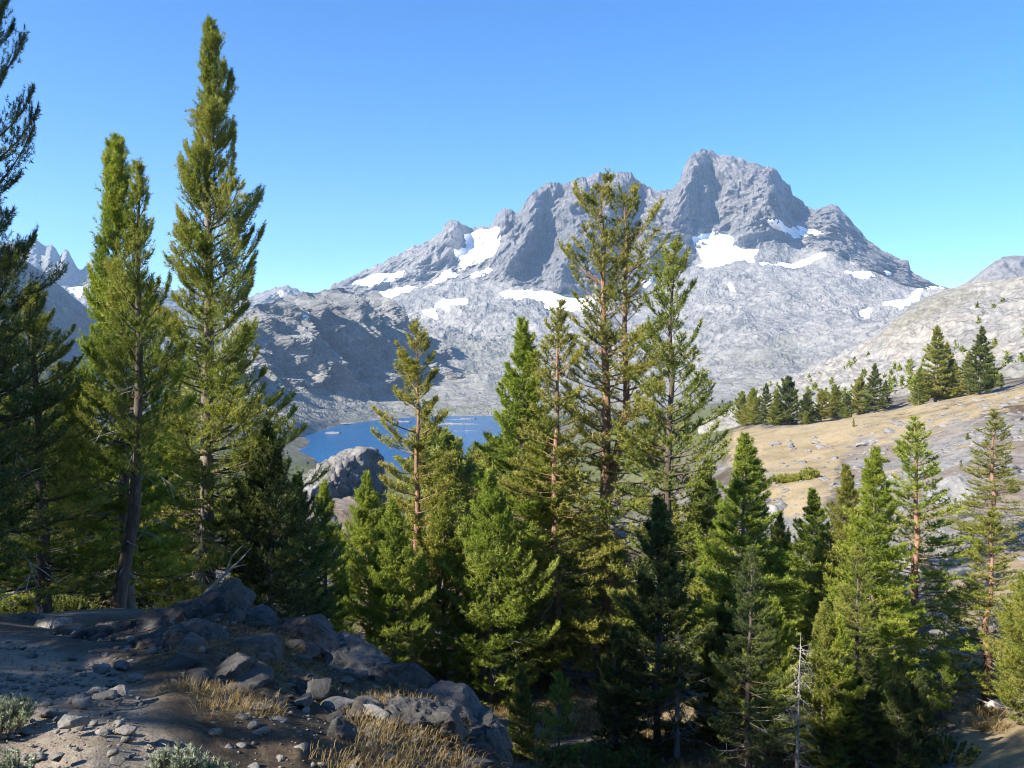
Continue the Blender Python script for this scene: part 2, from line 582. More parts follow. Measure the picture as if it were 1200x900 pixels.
# foreground golden patches right of the trail
a_grass = np.maximum(a_grass, sstep(0.02, 0.3, nz1 + 0.1) * (rr < 6.5) * (gx > -1.6) * 0.55)
# valley floor patches
a_grass = np.maximum(a_grass, sstep(0.0, 0.25, nz2 + 0.0) * (rr > 20) * (rr < 80) * 0.85)
a_grass = np.maximum(a_grass, sstep(1100, 1150, qx + 60 * nz2) * (rr > 20) * (rr < 42))
# the golden meadow bench and slope
mead = inpoly(qx + 60 * nz3 + 25 * nz2, qy + 22 * nz2, [(850, 508), (880, 500), (975, 500), (990, 520), (975, 545), (970, 600), (905, 605), (880, 580), (860, 560)]) & (rr > 60) & (rr < 230)
slope = inpoly(qx + 90 * nz3 + 30 * nz2, qy + 25 * nz2, [(960, 492), (1000, 478), (1150, 458), (1400, 430), (1400, 520), (1200, 485), (1100, 505), (1040, 530), (965, 530)]) & (rr > 60) & (rr < 260)
a_grass = np.maximum(a_grass, mead * 1.0)
a_grass = np.maximum(a_grass, slope * (0.4 + 0.5 * sstep(-0.1, 0.15, nz2)))
a_scree = inpoly(qx + 120 * nz3 + 50 * nz2, qy + 30 * nz2, [(980, 500), (1400, 480), (1400, 780), (1040, 800), (985, 620), (975, 540)]) & (rr > 38) & (rr < 260)
a_scree = blur((a_scree * 1.0)[..., None], 5)[..., 0]
a_grass = np.where(rr > 45, blur(a_grass[..., None], 4)[..., 0], a_grass)
a_grass *= 1 - 0.0 * a_scree
a_grass = np.maximum(a_grass, a_scree * sstep(0.12, 0.25, nz2 + 0.3 * nz3) * 0.7)
a_green = sstep(130, 260, rr) * (qx < 860) * (0.75 + 0.25 * sstep(-.2, .2, nz3)) * (gz > -148.5)
a_green *= 1 - sstep(900, 1100, rr) * 0.55
me = mesh_np('ground', np.stack([gx, gy, gz], -1), grid_faces(*gx.shape), M['ground'], True, None,
             {'trail': a_trail, 'grass': a_grass, 'scree': a_scree, 'green': a_green})
link('ground', me, None, label='ground of trail dust, duff, golden grass and stones falling to a lake basin', cat='ground', kind='structure')

# lake: level sheet

lx = np.linspace(-700, 420, 60)
ly = np.linspace(760, 2100, 60)
LX, LY = np.meshgrid(lx, ly)
bed = height(LX, LY)
me = mesh_np('lake', np.stack([LX, LY, np.full_like(LX, LZ)], -1), grid_faces(60, 60), M['water'], True, None,
             {'shoal': 0.8 * (1 - sstep(-6, -0.5, LZ - 1.5 - bed - 5)) * 0})
link('lake', me, None, label='deep blue lake in the basin below the snowy peaks', cat='lake', kind='structure')


# ------------------------------------------------------------------ mountains
def relief(name, px0, px1, dpx, cols, sub, ridge=None, disp=None, smooth=3, back=(600, 500), backrows=14):
    """cols: list of (px, [(py, Y), ...]) levels from foot to crest. Returns dict of grids."""
    PX = np.arange(px0, px1 + 0.01, dpx)
    kp = np.array([c[0] for c in cols], float)
    nl = len(cols[0][1])
    lev_y = np.stack([np.interp(PX, kp, [c[1][i][0] for c in cols]) for i in range(nl)])
    lev_Y = np.stack([np.interp(PX, kp, [c[1][i][1] for c in cols]) for i in range(nl)])
    rows_t = np.concatenate([i + np.linspace(0, 1, sub[i], endpoint=False) for i in range(nl - 1)] + [[nl - 1]])
    if smooth:
        lev_y = blur(lev_y[:, :, None], 1)[:, :, 0] * 0 + lev_y
        kk = max(1, int(smooth / dpx))
        ker = np.exp(-0.5 * (np.arange(-3 * kk, 3 * kk + 1) / kk) ** 2)
        ker /= ker.sum()
        for A in (lev_y, lev_Y):
            for i in range(nl):
                A[i] = np.convolve(np.pad(A[i], 3 * kk, mode='edge'), ker, mode='valid')
    if ridge is not None:
        lev_y[-1] = np.interp(PX, [a[0] for a in ridge], [a[1] for a in ridge])
    gi = np.clip(rows_t.astype(int), 0, nl - 2)
    gf = (rows_t - gi)[:, None]
    PY = lev_y[gi] * (1 - gf) + lev_y[gi + 1] * gf
    YY = lev_Y[gi] * (1 - gf) + lev_Y[gi + 1] * gf
    # soften the creases between levels, crest kept
    YYs = blur(YY[:, :, None], 5)[:, :, 0]
    wk = sstep(0, 12, np.arange(len(rows_t)))[:, None] * sstep(0, 12, np.arange(len(rows_t))[::-1])[:, None]
    YY = YY * (1 - wk) + YYs * wk
    PXg = np.broadcast_to(PX[None], PY.shape)
    pos = P(PXg, PY, YY)
    # the far side
    b = np.linspace(0, 1, backrows + 1)[1:]
    top = pos[-1]
    bk = np.stack([np.stack([top[:, 0] * (1 + back[0] * t / top[:, 1]), top[:, 1] + back[0] * t, top[:, 2] - back[1] * (t ** 1.2)], -1) for t in b])
    pos = np.concatenate([pos, bk])
    PXa = np.concatenate([PXg, np.broadcast_to(PX[None], (backrows, len(PX)))])
    PYa = np.concatenate([PY, np.full((backrows, len(PX)), -999.0)])
    lev = np.concatenate([np.broadcast_to(rows_t[:, None], PY.shape), np.full((backrows, len(PX)), nl - 1.0)])
    # bed the foot into the ground
    g0 = height(pos[0, :, 0], pos[0, :, 1])
    drop = np.maximum(pos[0, :, 2] - np.maximum(g0, LZ) + 2.0, 0)
    w = 1 - sstep(0, 14, np.arange(pos.shape[0]))
    pos[..., 2] -= drop[None] * w[:, None]
    return dict(pos=pos, PX=PXa, PY=PYa, lev=lev)


def push(b, horiz, vert, dirv=None):
    """displace rock faces out of the mountain (horizontally) and knolls upwards"""
    if dirv is None:
        r = np.hypot(b[..., 0], b[..., 1])[..., None]
        h = np.concatenate([-b[..., :2] / r, 0 * r], -1)
    else:
        h = np.asarray(dirv, float) / np.linalg.norm(dirv)
    out = b + h * horiz[..., None]
    out[..., 2] += vert
    return out


def normals(pos):
    du = np.gradient(pos, axis=1)
    dv = np.gradient(pos, axis=0)
    n = np.cross(du, dv)
    n /= np.linalg.norm(n, axis=2)[..., None] + 1e-9
    return n


def line_dist(px, py, L):
    """signed horizontal offset of grid points from a polyline that runs down the face, and its along-range mask"""
    L = np.array(sorted(L, key=lambda a: a[1]), float)
    xs = np.interp(py, L[:, 1], L[:, 0])
    t = (py - L[0, 1]) / max(1e-6, L[-1, 1] - L[0, 1])
    m = sstep(-0.08, 0.12, t) * (1 - sstep(0.8, 1.1, t))
    return px - xs, m


RIDGE = [(360, 352), (372, 345), (385, 340), (392, 333), (402, 329), (412, 326), (420, 320), (428, 317), (440, 312), (452, 306), (465, 300), (475, 293), (485, 290), (495, 286), (503, 284),
         (510, 278), (517, 274), (523, 263), (528, 259), (532, 258), (537, 260), (542, 264), (548, 265), (554, 268), (562, 267), (570, 266), (577, 262), (582, 252), (587, 247), (592, 245), (596, 250), (600, 248),
         (604, 253), (608, 251), (612, 248), (620, 236), (628, 226), (634, 222), (641, 219), (648, 215), (655, 214), (660, 217), (667, 215), (673, 214), (679, 211), (690, 209), (700, 206), (708, 207), (715, 205),
         (724, 204), (733, 203), (740, 205), (745, 211), (752, 217), (760, 221), (768, 225), (776, 229), (784, 225), (790, 222), (796, 214), (800, 203), (804, 195), (810, 183), (815, 179), (824, 177), (832, 176),
         (840, 181), (852, 184), (862, 186), (872, 189), (884, 192), (893, 195), (900, 195), (906, 200), (912, 206), (918, 213), (926, 220), (929, 231), (938, 235), (946, 242), (955, 248), (962, 244), (970, 243),
         (976, 242), (983, 245), (990, 253), (998, 261), (1006, 270), (1014, 279), (1022, 284), (1030, 291), (1040, 297), (1048, 301), (1058, 305), (1064, 307), (1067, 318), (1076, 325), (1090, 331), (1110, 337), (1140, 350), (1180, 370), (1220, 385)]
COLS = [
    (360, [(490, 1500), (462, 1750), (430, 2150), (395, 2700), (375, 3150), (365, 3350), (352, 3600)]),
    (420, [(489, 1540), (462, 1850), (430, 2250), (395, 2750), (368, 3150), (345, 3500), (322, 3800)]),
    (500, [(489, 1560), (462, 1850), (430, 2200), (395, 2700), (362, 3150), (335, 3500), (285, 3850)]),
    (560, [(488, 1570), (462, 1850), (430, 2200), (395, 2700), (355, 3150), (325, 3450), (267, 3900)]),
    (600, [(488, 1570), (462, 1850), (430, 2200), (395, 2700), (352, 3150), (330, 3300), (250, 3650)]),
    (660, [(487, 1570), (462, 1850), (430, 2200), (398, 2650), (370, 3050), (345, 3180), (215, 3650)]),
    (730, [(487, 1550), (462, 1850), (430, 2200), (400, 2650), (372, 3050), (335, 3250), (203, 3750)]),
    (790, [(487, 1500), (462, 1800), (430, 2150), (390, 2700), (345, 3200), (310, 3420), (222, 3850)]),
    (830, [(486, 1450), (460, 1750), (425, 2150), (380, 2700), (325, 3250), (280, 3500), (176, 3900)]),
    (905, [(486, 1400), (455, 1700), (420, 2100), (375, 2650), (320, 3200), (275, 3430), (199, 3820)]),
    (935, [(484, 1400), (455, 1700), (420, 2100), (375, 2650), (322, 3200), (282, 3520), (233, 3950)]),
    (975, [(482, 1400), (452, 1700), (420, 2050), (375, 2600), (330, 3150), (300, 3400), (242, 3850)]),
    (1060, [(480, 1400), (450, 1650), (420, 2000), (380, 2500), (355, 2950), (338, 3200), (306, 3650)]),
    (1120, [(480, 1400), (450, 1650), (420, 2000), (385, 2500), (365, 2900), (352, 3100), (340, 3500)]),
    (1220, [(480, 1400), (455, 1650), (430, 2000), (405, 2500), (398, 2800), (392, 3000), (385, 3300)]),
]
mf = relief('massif', 360, 1220, 1.0, COLS, [34, 40, 50, 60, 44, 120], RIDGE, back=(900, 900))
PXm, PYm, LV = mf['PX'], mf['PY'], mf['lev']
base = mf['pos']
N0 = normals(blur(base, 8))
# cliff weight: the steep upper walls
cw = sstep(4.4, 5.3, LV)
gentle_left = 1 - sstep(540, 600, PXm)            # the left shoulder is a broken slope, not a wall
d = np.zeros_like(LV)
# hand-placed buttresses (towards the viewer, +) and gullies (-): (polyline, amplitude, left width, right width)
SPURS = [
    ([(632, 225), (615, 280), (600, 330)], 90, 26, 12), ([(665, 216), (640, 270), (625, 320)], -55, 12, 16), ([(700, 208), (668, 290), (655, 345)], 60, 24, 12),
    ([(690, 212), (660, 265)], 45, 16, 8), ([(735, 205), (700, 270), (688, 330)], 70, 22, 12), ([(715, 210), (685, 262)], -45, 10, 12), ([(752, 220), (728, 290), (720, 340)], -60, 12, 16),
    ([(776, 230), (768, 280), (760, 320)], 60, 18, 12), ([(795, 222), (790, 270), (786, 318)], 60, 16, 14), ([(818, 182), (806, 240), (800, 280)], 75, 22, 10), ([(834, 182), (836, 220), (846, 268)], -60, 9, 13),
    ([(850, 188), (858, 230), (870, 285)], 60, 16, 11), ([(876, 195), (880, 240), (884, 275)], 45, 14, 9), ([(903, 200), (906, 240), (912, 270)], 120, 24, 13), ([(938, 238), (930, 262)], -110, 18, 18),
    ([(968, 246), (975, 280), (985, 320)], 60, 22, 16), ([(985, 250), (1010, 295), (1030, 325)], 50, 18, 18), ([(1000, 275), (1030, 305), (1050, 325)], -70, 12, 14), ([(530, 262), (522, 290), (505, 315)], 70, 22, 12), ([(592, 248), (590, 270)], 70, 9, 9),
    ([(545, 268), (540, 300)], -45, 8, 14), ([(500, 288), (480, 330)], 40, 20, 12), ([(455, 308), (440, 340)], 30, 18, 12), ([(610, 330), (600, 360)], 30, 15, 12),
]
for L, amp, wl, wr in SPURS:
    o, m = line_dist(PXm + 16 * fbm(base, 200, 4), PYm, L)
    d += 1.5 * amp * m * np.where(o < 0, np.exp(-(o / wl) ** 2), np.exp(-(o / wr) ** 2))
d *= (PYm > 0)
warp = 40 * np.stack([fbm(base + 5, 200, 3), fbm(base + 55, 200, 3), fbm(base + 95, 200, 3)], -1)
vs = (base + warp) * np.array([1, 1, 0.13])       # noise stretched down the walls
vs2 = (base + warp) * np.array([1, 1, 0.15])
vs3 = (base + 0.7 * warp) * np.array([1, 1, 0.10])
rough_m = 0.55 + 0.45 * sstep(-0.15, 0.2, fbm(base + 640, 330, 3))
wall = fbm(vs, 240, 2, 0.5, True) * 80 + fbm(vs2 + 400, 100, 2, 0.5, True) * 52 + fbm(vs3 + 900, 60, 2, 0.5, True) * 30 + fbm(vs3 + 1300, 20, 2, 0.5, True) * 8 + rough_m * fbm(base + 120, 30, 4, 0.65) * 16
knob = fbm(base + warp + 200, 260, 4, 0.55) * 60 + fbm(base + warp + 700, 90, 4, 0.6, True) * 24 + fbm(base + 300, 36, 3, 0.65) * 14 + fbm(base + 350, 14, 2, 0.65) * 6
low = sstep(0.0, 0.8, LV)
dk = knob * (0.15 + 0.55 * sstep(0.9, 2.2, LV)) * rough_m + 35 * fbm(base + warp * 2 + 310, 520, 2, 0.5, True) * sstep(0.8, 2.0, LV)
cwl = cw * (1 - 0.35 * gentle_left)
crest_fade = 1 - 0.55 * sstep(5.7, 6.0, LV)
pos = push(base, (d + cwl * wall) * crest_fade, ((1 - cw) * low * dk + cw * gentle_left * 0.25 * knob) * (1 - sstep(5.5, 6.0, LV)))
rag = fbm(np.stack([base[..., 0], 0 * LV, 0 * LV], -1), 46, 5, 0.7) * sstep(5.75, 6.0, LV) * 26
pos[..., 2] += rag * (PYm > -900)
mf['pos'] = pos
veg = 0.3 * (1 - sstep(1.2, 2.4, LV)) + 0.12
mead_lake = (1 - sstep(0.3, 1.3, LV)) * sstep(0, 0.05, LV)
veg = np.maximum(veg, 0.95 * mead_lake * sstep(330, 400, PXm) * (1 - sstep(650, 720, PXm)))
veg = np.maximum(veg, 0.5 * inpoly(PXm, PYm, [(520, 410), (600, 395), (650, 420), (640, 480), (520, 485)]))
veg = np.maximum(veg, 0.55 * inpoly(PXm, PYm, [(850, 425), (900, 405), (935, 398), (950, 405), (905, 425), (865, 442), (842, 446)]))
veg *= 1 - cw
tan = 0.15 + 0.45 * (1 - sstep(0.8, 2.2, LV)) * 0.5 + 0.5 * sstep(0, 0.3, fbm(base + 33, 500, 3)) * cw
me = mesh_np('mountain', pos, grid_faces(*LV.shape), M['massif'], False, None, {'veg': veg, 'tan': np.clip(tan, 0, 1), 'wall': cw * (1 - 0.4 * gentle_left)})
link('mountain', me, None, label='grey twin summit mountain with steep gullied walls above the lake', cat='mountain', kind='structure')


def snowfield(src, poly, label, off=5.0, rough=3.0, group='snowfields on the peaks', seed=0):
    PX, PY, ps = src['PX'], src['PY'], src['pos']
    nn = fbm(ps + seed * 31, 60, 5, 0.7)
    n2 = fbm(ps + seed * 31 + 999, 60, 5, 0.7)
    # signed inside-ness sampled on a finer jittered position gives an uneven melt edge
    ins = inpoly(PX + rough * nn * 3.0, PY + rough * n2 * 2.0, poly)
    rows = np.where(ins.any(1))[0]
    cols = np.where(ins.any(0))[0]
    if not len(rows):
        return
    r0, r1, c0, c1 = max(rows[0] - 14, 0), min(rows[-1] + 15, PX.shape[0]), max(cols[0] - 14, 0), min(cols[-1] + 15, PX.shape[1])
    sub = ps[r0:r1, c0:c1]
    ii = ins[r0:r1, c0:c1]
    lowp = blur(sub, 4)
    nr = normals(blur(sub, 5))
    gapv = ((sub - lowp) * nr).sum(2)
    cov = blur(ii.astype(float)[..., None], 1)[..., 0]
    thick = np.clip(0.8 * gapv + 0.5, -1, 9) + off * sstep(0.2, 1.0, blur(cov[..., None], 3)[..., 0]) - 1.5
    sp = lowp + nr * thick[..., None]
    a = grid_faces(*ii.shape)
    keep = (cov.ravel()[a] > 0.3).all(1)
    a = a[keep]
    if not len(a):
        return
    used = np.unique(a)
    mp = np.full(ii.size, -1)
    mp[used] = np.arange(len(used))
    me = mesh_np('snowfield', sp.reshape(-1, 3)[used], mp[a], M['snow'])
    link('snowfield', me, None, label=label, cat='snowfield', group=group)


SNOW = [
    ([(544, 275), (553, 272), (562, 271), (581, 268), (589, 275), (585, 286), (583, 293), (580, 303), (570, 308), (558, 312), (548, 318), (538, 321), (541, 310), (534, 300), (530, 294), (537, 290), (546, 288)], 'broad snowfield in the notch beside the small twin spires', 3),
    ([(549, 327), (560, 321), (572, 315), (578, 319), (566, 326), (554, 331)], 'narrow snow streak just under the notch snowfield', 2),
    ([(495, 341), (508, 333), (520, 322), (530, 322), (538, 325), (527, 332), (512, 338), (500, 342)], 'slanting snow tongue under the dark shoulder of the twin spired ridge', 3),
    ([(411, 333), (425, 328), (443, 323), (462, 322), (477, 320), (470, 327), (455, 332), (436, 339), (420, 336)], 'long snow strip high on the sloping shoulder, farthest from the summits', 2),
    ([(443, 343), (455, 339), (471, 337), (489, 336), (480, 343), (467, 352), (455, 360), (448, 352)], 'forked snow patch below the long shoulder strip', 3),
    ([(509, 364), (520, 359), (530, 355), (552, 355), (545, 365), (536, 374), (520, 376), (514, 370)], 'bright snow patch on the bench right of the forked patch', 2),
    ([(494, 373), (502, 369), (510, 367), (513, 381), (504, 380)], 'small snow patch at the foot of the bright bench patch', 2),
    ([(583, 344), (596, 343), (606, 343), (625, 349), (640, 352), (655, 355), (684, 354), (700, 356), (700, 372), (680, 374), (665, 369), (648, 369), (632, 364), (618, 359), (606, 362), (594, 354)], 'long snowfield along the base of the broad gullied wall', 3),
    ([(811, 280), (820, 277), (832, 274), (845, 277), (857, 279), (861, 285), (868, 291), (888, 290), (886, 300), (883, 308), (886, 320), (876, 320), (862, 316), (850, 318), (839, 319), (826, 322), (815, 325), (806, 320), (816, 312), (824, 308), (820, 298), (814, 288)], 'largest snowfield under the highest summit', 2),
    ([(884, 321), (900, 316), (920, 309), (940, 309), (958, 306), (975, 304), (968, 311), (950, 315), (925, 317), (905, 320), (890, 324)], 'thin curved snow strip trailing from the largest snowfield', 2),
    ([(896, 264), (903, 263), (910, 263), (920, 268), (927, 270), (940, 269), (955, 273), (966, 277), (955, 280), (944, 281), (930, 280), (918, 274), (905, 270)], 'wedge snowfield on the ledge under the summit shoulder', 2),
    ([(988, 329), (1002, 329), (1021, 326), (1026, 331), (1015, 335), (1002, 334)], 'small flat snow patch below the sloping right crest', 2),
    ([(1030, 362), (1045, 357), (1056, 355), (1068, 348), (1080, 344), (1083, 347), (1075, 356), (1066, 364), (1058, 370), (1045, 366)], 'slanting snowfield just above the pale granite hill', 2),
    ([(1003, 369), (1012, 365), (1021, 363), (1022, 368), (1014, 372)], 'tiny snow patch beside the slanting snowfield', 1.5),
    ([(1083, 338), (1094, 337), (1108, 338), (1102, 343), (1094, 346)], 'snow patch on the low pass before the granite hill', 1.5),
    ([(1030, 322), (1038, 319), (1046, 322), (1040, 327)], 'tiny snow patch hugging the end of the right crest', 1.5),
    ([(748, 330), (760, 324), (770, 326), (764, 336), (752, 340)], 'snow patch behind the dark conifer crown', 2),
    ([(850, 340), (856, 339), (864, 347), (858, 349)], 'sliver of snow on the slabs under the largest snowfield', 1),
]
for i, (poly, lab, ro) in enumerate(SNOW):
    snowfield(mf, poly, lab, 5.0, ro, seed=i)

# the rugged ridge on the far side of the lake, its face turned away from the sun
RIDGE2 = [(180, 480), (230, 430), (270, 378), (290, 362), (305, 357), (320, 352), (340, 348), (355, 347), (368, 343), (380, 341), (392, 339), (400, 342), (408, 347), (418, 347), (428, 347), (436, 351), (445, 356), (458, 363), (470, 371), (480, 380), (488, 390), (494, 402), (502, 420), (515, 445), (530, 470), (540, 486)]
COLS2 = [
    (180, [(515, 900), (500, 1050), (490, 1200), (480, 1500)]),
    (290, [(510, 1080), (478, 1330), (450, 1500), (362, 1720)]),
    (340, [(505, 1180), (470, 1480), (440, 1690), (348, 1920)]),
    (400, [(497, 1400), (465, 1720), (440, 1930), (340, 2200)]),
    (450, [(492, 1500), (468, 1820), (445, 2080), (356, 2350)]),
    (480, [(490, 1520), (470, 1820), (448, 1980), (378, 2420)]),
    (500, [(489, 1560), (475, 1850), (455, 2020), (410, 2380)]),
    (540, [(489, 1620), (488, 1900), (487, 2050), (486, 2300)]),
]
rg = relief('ridge', 180, 540, 0.9, COLS2, [50, 40, 130], RIDGE2, back=(500, 300))
b2, LV2 = rg['pos'], rg['lev']
N2 = normals(blur(b2, 8))
o2 = sstep(0.8, 1.9, LV2)
w2 = 25 * np.stack([fbm(b2 + 5, 120, 3), fbm(b2 + 55, 120, 3), fbm(b2 + 95, 120, 3)], -1)
vd = np.stack([(b2 + w2)[..., 0] * 0.8 + b2[..., 2] * 0.55, (b2 + w2)[..., 1] * 0.6, b2[..., 2] * 0.4], -1)   # ribs slant down the face
n2 = fbm(vd, 170, 2, 0.5, True) * 95 + fbm(vd + 300, 75, 2, 0.55, True) * 55 + fbm(vd + 600, 34, 2, 0.6, True) * 30 + fbm(b2 + 100, 26, 4, 0.7) * 30
n2l = fbm(b2 + 70, 90, 5, 0.6) * 14 + fbm(b2 + 170, 25, 3, 0.6) * 7
d2 = o2 * n2
for L, amp, wl, wr in [([(300, 362), (360, 410), (400, 450)], -60, 14, 16), ([(365, 345), (420, 400), (455, 445)], 45, 22, 14), ([(330, 352), (385, 405), (420, 455)], 40, 18, 14),
                       ([(425, 350), (440, 385), (470, 420)], 50, 16, 10), ([(450, 362), (480, 398)], -50, 18, 14)]:
    o, m = line_dist(rg['PX'] + 5 * fbm(b2, 120, 3), rg['PY'], L)
    d2 += amp * m * np.where(o < 0, np.exp(-(o / wl) ** 2), np.exp(-(o / wr) ** 2)) * (rg['PY'] > 0)
pos2 = push(b2, d2 * (1 - 0.6 * sstep(2.75, 3.0, LV2)), (1 - o2) * sstep(0, 0.5, LV2) * n2l, (0.75, -0.6, 0.15))
pos2[..., 2] += fbm(b2 * np.array([1, 1, 0]), 50, 4, 0.6) * 9 * sstep(2.9, 3.0, LV2)
rg['pos'] = pos2
me = mesh_np('ridge', pos2, grid_faces(*LV2.shape), M['ridge'], False, None,
             {'veg': np.clip(0.25 + 0.45 * (1 - sstep(0.2, 1.1, LV2)), 0, 1), 'tan': 0.05 + 0.3 * (1 - o2)})
link('ridge', me, None, label='rugged grey ridge with slanting shadowed gullies rising from the lake shore', cat='ridge', kind='structure')
snowfield(rg, [(322, 371), (330, 374), (343, 388), (338, 389), (328, 381)], 'thin blue snow sliver in a shaded gully of the lakeside ridge', 3.0, 1.5, seed=31)
snowfield(rg, [(406, 347), (418, 345), (428, 350), (420, 354)], 'small snow patch at the top of the lakeside ridge', 3.0, 1.0, seed=32)

# shadowed slope and jagged far peaks beyond the left trees
RID3 = [(-120, 250), (-40, 272), (0, 292), (20, 301), (30, 306), (42, 315), (55, 322), (63, 330), (75, 338), (88, 350), (105, 365), (130, 385), (170, 405), (230, 425), (300, 440)]
COLS3 = [(-120, [(500, 800), (440, 950), (250, 1500)]), (20, [(498, 950), (440, 1150), (301, 1900)]), (100, [(496, 1150), (450, 1400), (360, 2150)]), (200, [(494, 1300), (470, 1500), (415, 2200)]), (300, [(494, 1350), (480, 1550), (440, 2200)])]
r3 = relief('slope', -120, 300, 1.4, COLS3, [30, 90], RID3, back=(500, 250))
b3, L3 = r3['pos'], r3['lev']
p_3 = b3 + normals(blur(b3, 6)) * ((fbm(b3 + 10, 180, 5, 0.55, True) * 22 + fbm(b3 + 50, 40, 3, 0.6) * 7) * (1 - 0.8 * sstep(1.85, 2, L3)))[..., None]
me = mesh_np('mountainside', p_3, grid_faces(*L3.shape), M['ridge'], True, None, {'veg': 0.35 + 0 * L3, 'tan': 0 * L3})
link('mountainside', me, None, label='shadowed blue mountainside behind the trees on the trail side', cat='mountainside', kind='structure')

RID4 = [(-60, 300), (-30, 290), (0, 286), (14, 284), (28, 287), (36, 282), (43, 281), (48, 286), (53, 289), (60, 287), (66, 293), (71, 300), (73, 296), (75, 294), (78, 293), (81, 296), (84, 303), (88, 309), (93, 316), (98, 316), (103, 310), (108, 304), (114, 308), (122, 304), (130, 315), (145, 322), (170, 330), (200, 340), (250, 345), (285, 350), (300, 345), (310, 341), (322, 338), (336, 335), (345, 338), (354, 342), (368, 350), (400, 372)]
COLS4 = [(-60, [(420, 3600), (345, 4200), (290, 4700)]), (60, [(420, 3600), (352, 4200), (290, 4650)]), (120, [(420, 3600), (350, 4200), (308, 4700)]), (250, [(430, 3700), (375, 4200), (345, 4800)]), (400, [(440, 3700), (390, 4200), (372, 4800)])]
r4 = relief('peaks', -60, 400, 0.9, COLS4, [30, 110], RID4, back=(700, 500))
b4, L4 = r4['pos'], r4['lev']
d4 = (fbm(b4 * np.array([1, 1, .35]), 260, 5, 0.55, True) * 55 + fbm(b4 * np.array([1, 1, .35]) + 90, 70, 3, 0.6, True) * 20)
for L, amp, w_l, w_r in [([(78, 295), (68, 330)], 60, 8, 10), ([(40, 283), (30, 320)], 60, 14, 12), ([(90, 318), (82, 338)], -40, 8, 8), ([(60, 290), (55, 320)], 50, 8, 8)]:
    o, m = line_dist(r4['PX'], r4['PY'], L)
    d4 += amp * m * np.where(o < 0, np.exp(-(o / w_l) ** 2), np.exp(-(o / w_r) ** 2)) * (r4['PY'] > 0)
r4['pos'] = push(b4, d4 * 1.3 * (1 - 0.5 * sstep(1.85, 2, L4)), 0)
r4['pos'][..., 2] += 26 * fbm(b4 * np.array([1, 1, 0]), 40, 4, 0.7) * sstep(1.9, 2, L4)
me = mesh_np('far_peaks', r4['pos'], grid_faces(*L4.shape), M['peaks'], True, None, {'veg': 0 * L4, 'tan': 0.1 + 0 * L4})
link('far_peaks', me, None, label='jagged row of hazy blue pinnacles on the skyline behind the trees', cat='peaks', kind='structure')
snowfield(r4, [(78, 338), (88, 336), (98, 336), (98, 345), (92, 350), (84, 344)], 'snow patch at the foot of the jagged blue pinnacles', 6.0, 1.0, seed=41)
snowfield(r4, [(324, 343), (330, 340), (334, 345), (328, 348)], 'speck of snow on the small far summit behind the ridge', 6.0, 0.6, seed=42)

RID5 = [(1060, 400), (1100, 350), (1120, 338), (1130, 333), (1136, 329), (1145, 323), (1152, 317), (1160, 311), (1168, 305), (1175, 301), (1186, 300), (1198, 300), (1210, 303), (1240, 300), (1300, 310)]
COLS5 = [(1060, [(430, 2600), (415, 2900), (400, 3100)]), (1150, [(430, 2400), (380, 2700), (318, 3000)]), (1300, [(430, 2400), (370, 2700), (310, 3000)])]
r5 = relief('peak', 1060, 1300, 1.2, COLS5, [20, 80], RID5, back=(500, 400))
b5, L5 = r5['pos'], r5['lev']
p_5 = b5 + normals(blur(b5, 5)) * ((fbm(b5 * np.array([1, 1, .5]), 160, 5, 0.55, True) * 26) * (1 - 0.85 * sstep(1.85, 2, L5)))[..., None]
me = mesh_np('far_peak', p_5, grid_faces(*L5.shape), M['peaks'], True, None, {'veg': 0 * L5, 'tan': 0.35 + 0 * L5})
link('far_peak', me, None, label='small brown grey peak peeking over the pale granite hill', cat='peak', kind='structure')

# pale granite hill
RID6 = [(820, 503), (850, 494), (880, 474), (905, 452), (940, 437), (970, 425), (1000, 410), (1012, 402), (1025, 396), (1040, 384), (1048, 374), (1060, 366), (1075, 357), (1090, 349), (1105, 343), (1120, 338), (1140, 334), (1160, 331), (1180, 328), (1200, 325), (1240, 318), (1320, 310)]
COLS6 = [
    (820, [(510, 380), (507, 420), (505, 480), (503, 560)]),
    (900, [(488, 330), (474, 380), (460, 470), (446, 600)]),
    (960, [(486, 290), (468, 345), (450, 440), (430, 580)]),
    (1040, [(478, 250), (455, 310), (425, 400), (384, 560)]),
    (1120, [(472, 230), (440, 300), (395, 400), (338, 570)]),
    (1200, [(462, 215), (425, 280), (375, 390), (325, 560)]),
    (1320, [(440, 205), (400, 270), (350, 380), (310, 560)]),
]
r6 = relief('hill', 820, 1320, 1.2, COLS6, [50, 60, 70], RID6, back=(250, 120))
b6, L6 = r6['pos'], r6['lev']
n6 = fbm(b6 + 500, 60, 5, 0.55) * 7 + fbm(b6 * np.array([1, 1, 1.8]) + 800, 24, 4, 0.6, True) * 4.5 + fbm(b6, 8, 3, 0.65) * 1.5
p_6 = b6 + normals(blur(b6, 6)) * (n6 * sstep(0, 0.4, L6) * (1 - 0.7 * sstep(2.8, 3, L6)))[..., None]
p_6[..., 2] += 2.5 * fbm(b6 * np.array([1, 1, 0]), 18, 3) * sstep(2.9, 3, L6)
veg6 = 0.12 + 0.5 * inpoly(r6['PX'], r6['PY'], [(1030, 400), (1060, 360), (1110, 340), (1160, 345), (1120, 365), (1070, 385)])
veg6 = np.maximum(veg6, 0.5 * (L6 < 0.7))
tan6 = 0.1 + 0.7 * inpoly(r6['PX'], r6['PY'], [(1035, 410), (1060, 385), (1075, 390), (1065, 420), (1040, 425)])
me = mesh_np('granite_hill', p_6, grid_faces(*L6.shape), M['granite_hill'], True, None, {'veg': veg6, 'tan': tan6})
link('granite_hill', me, None, label='pale bare granite hill above the golden meadow slope', cat='hill', kind='structure')

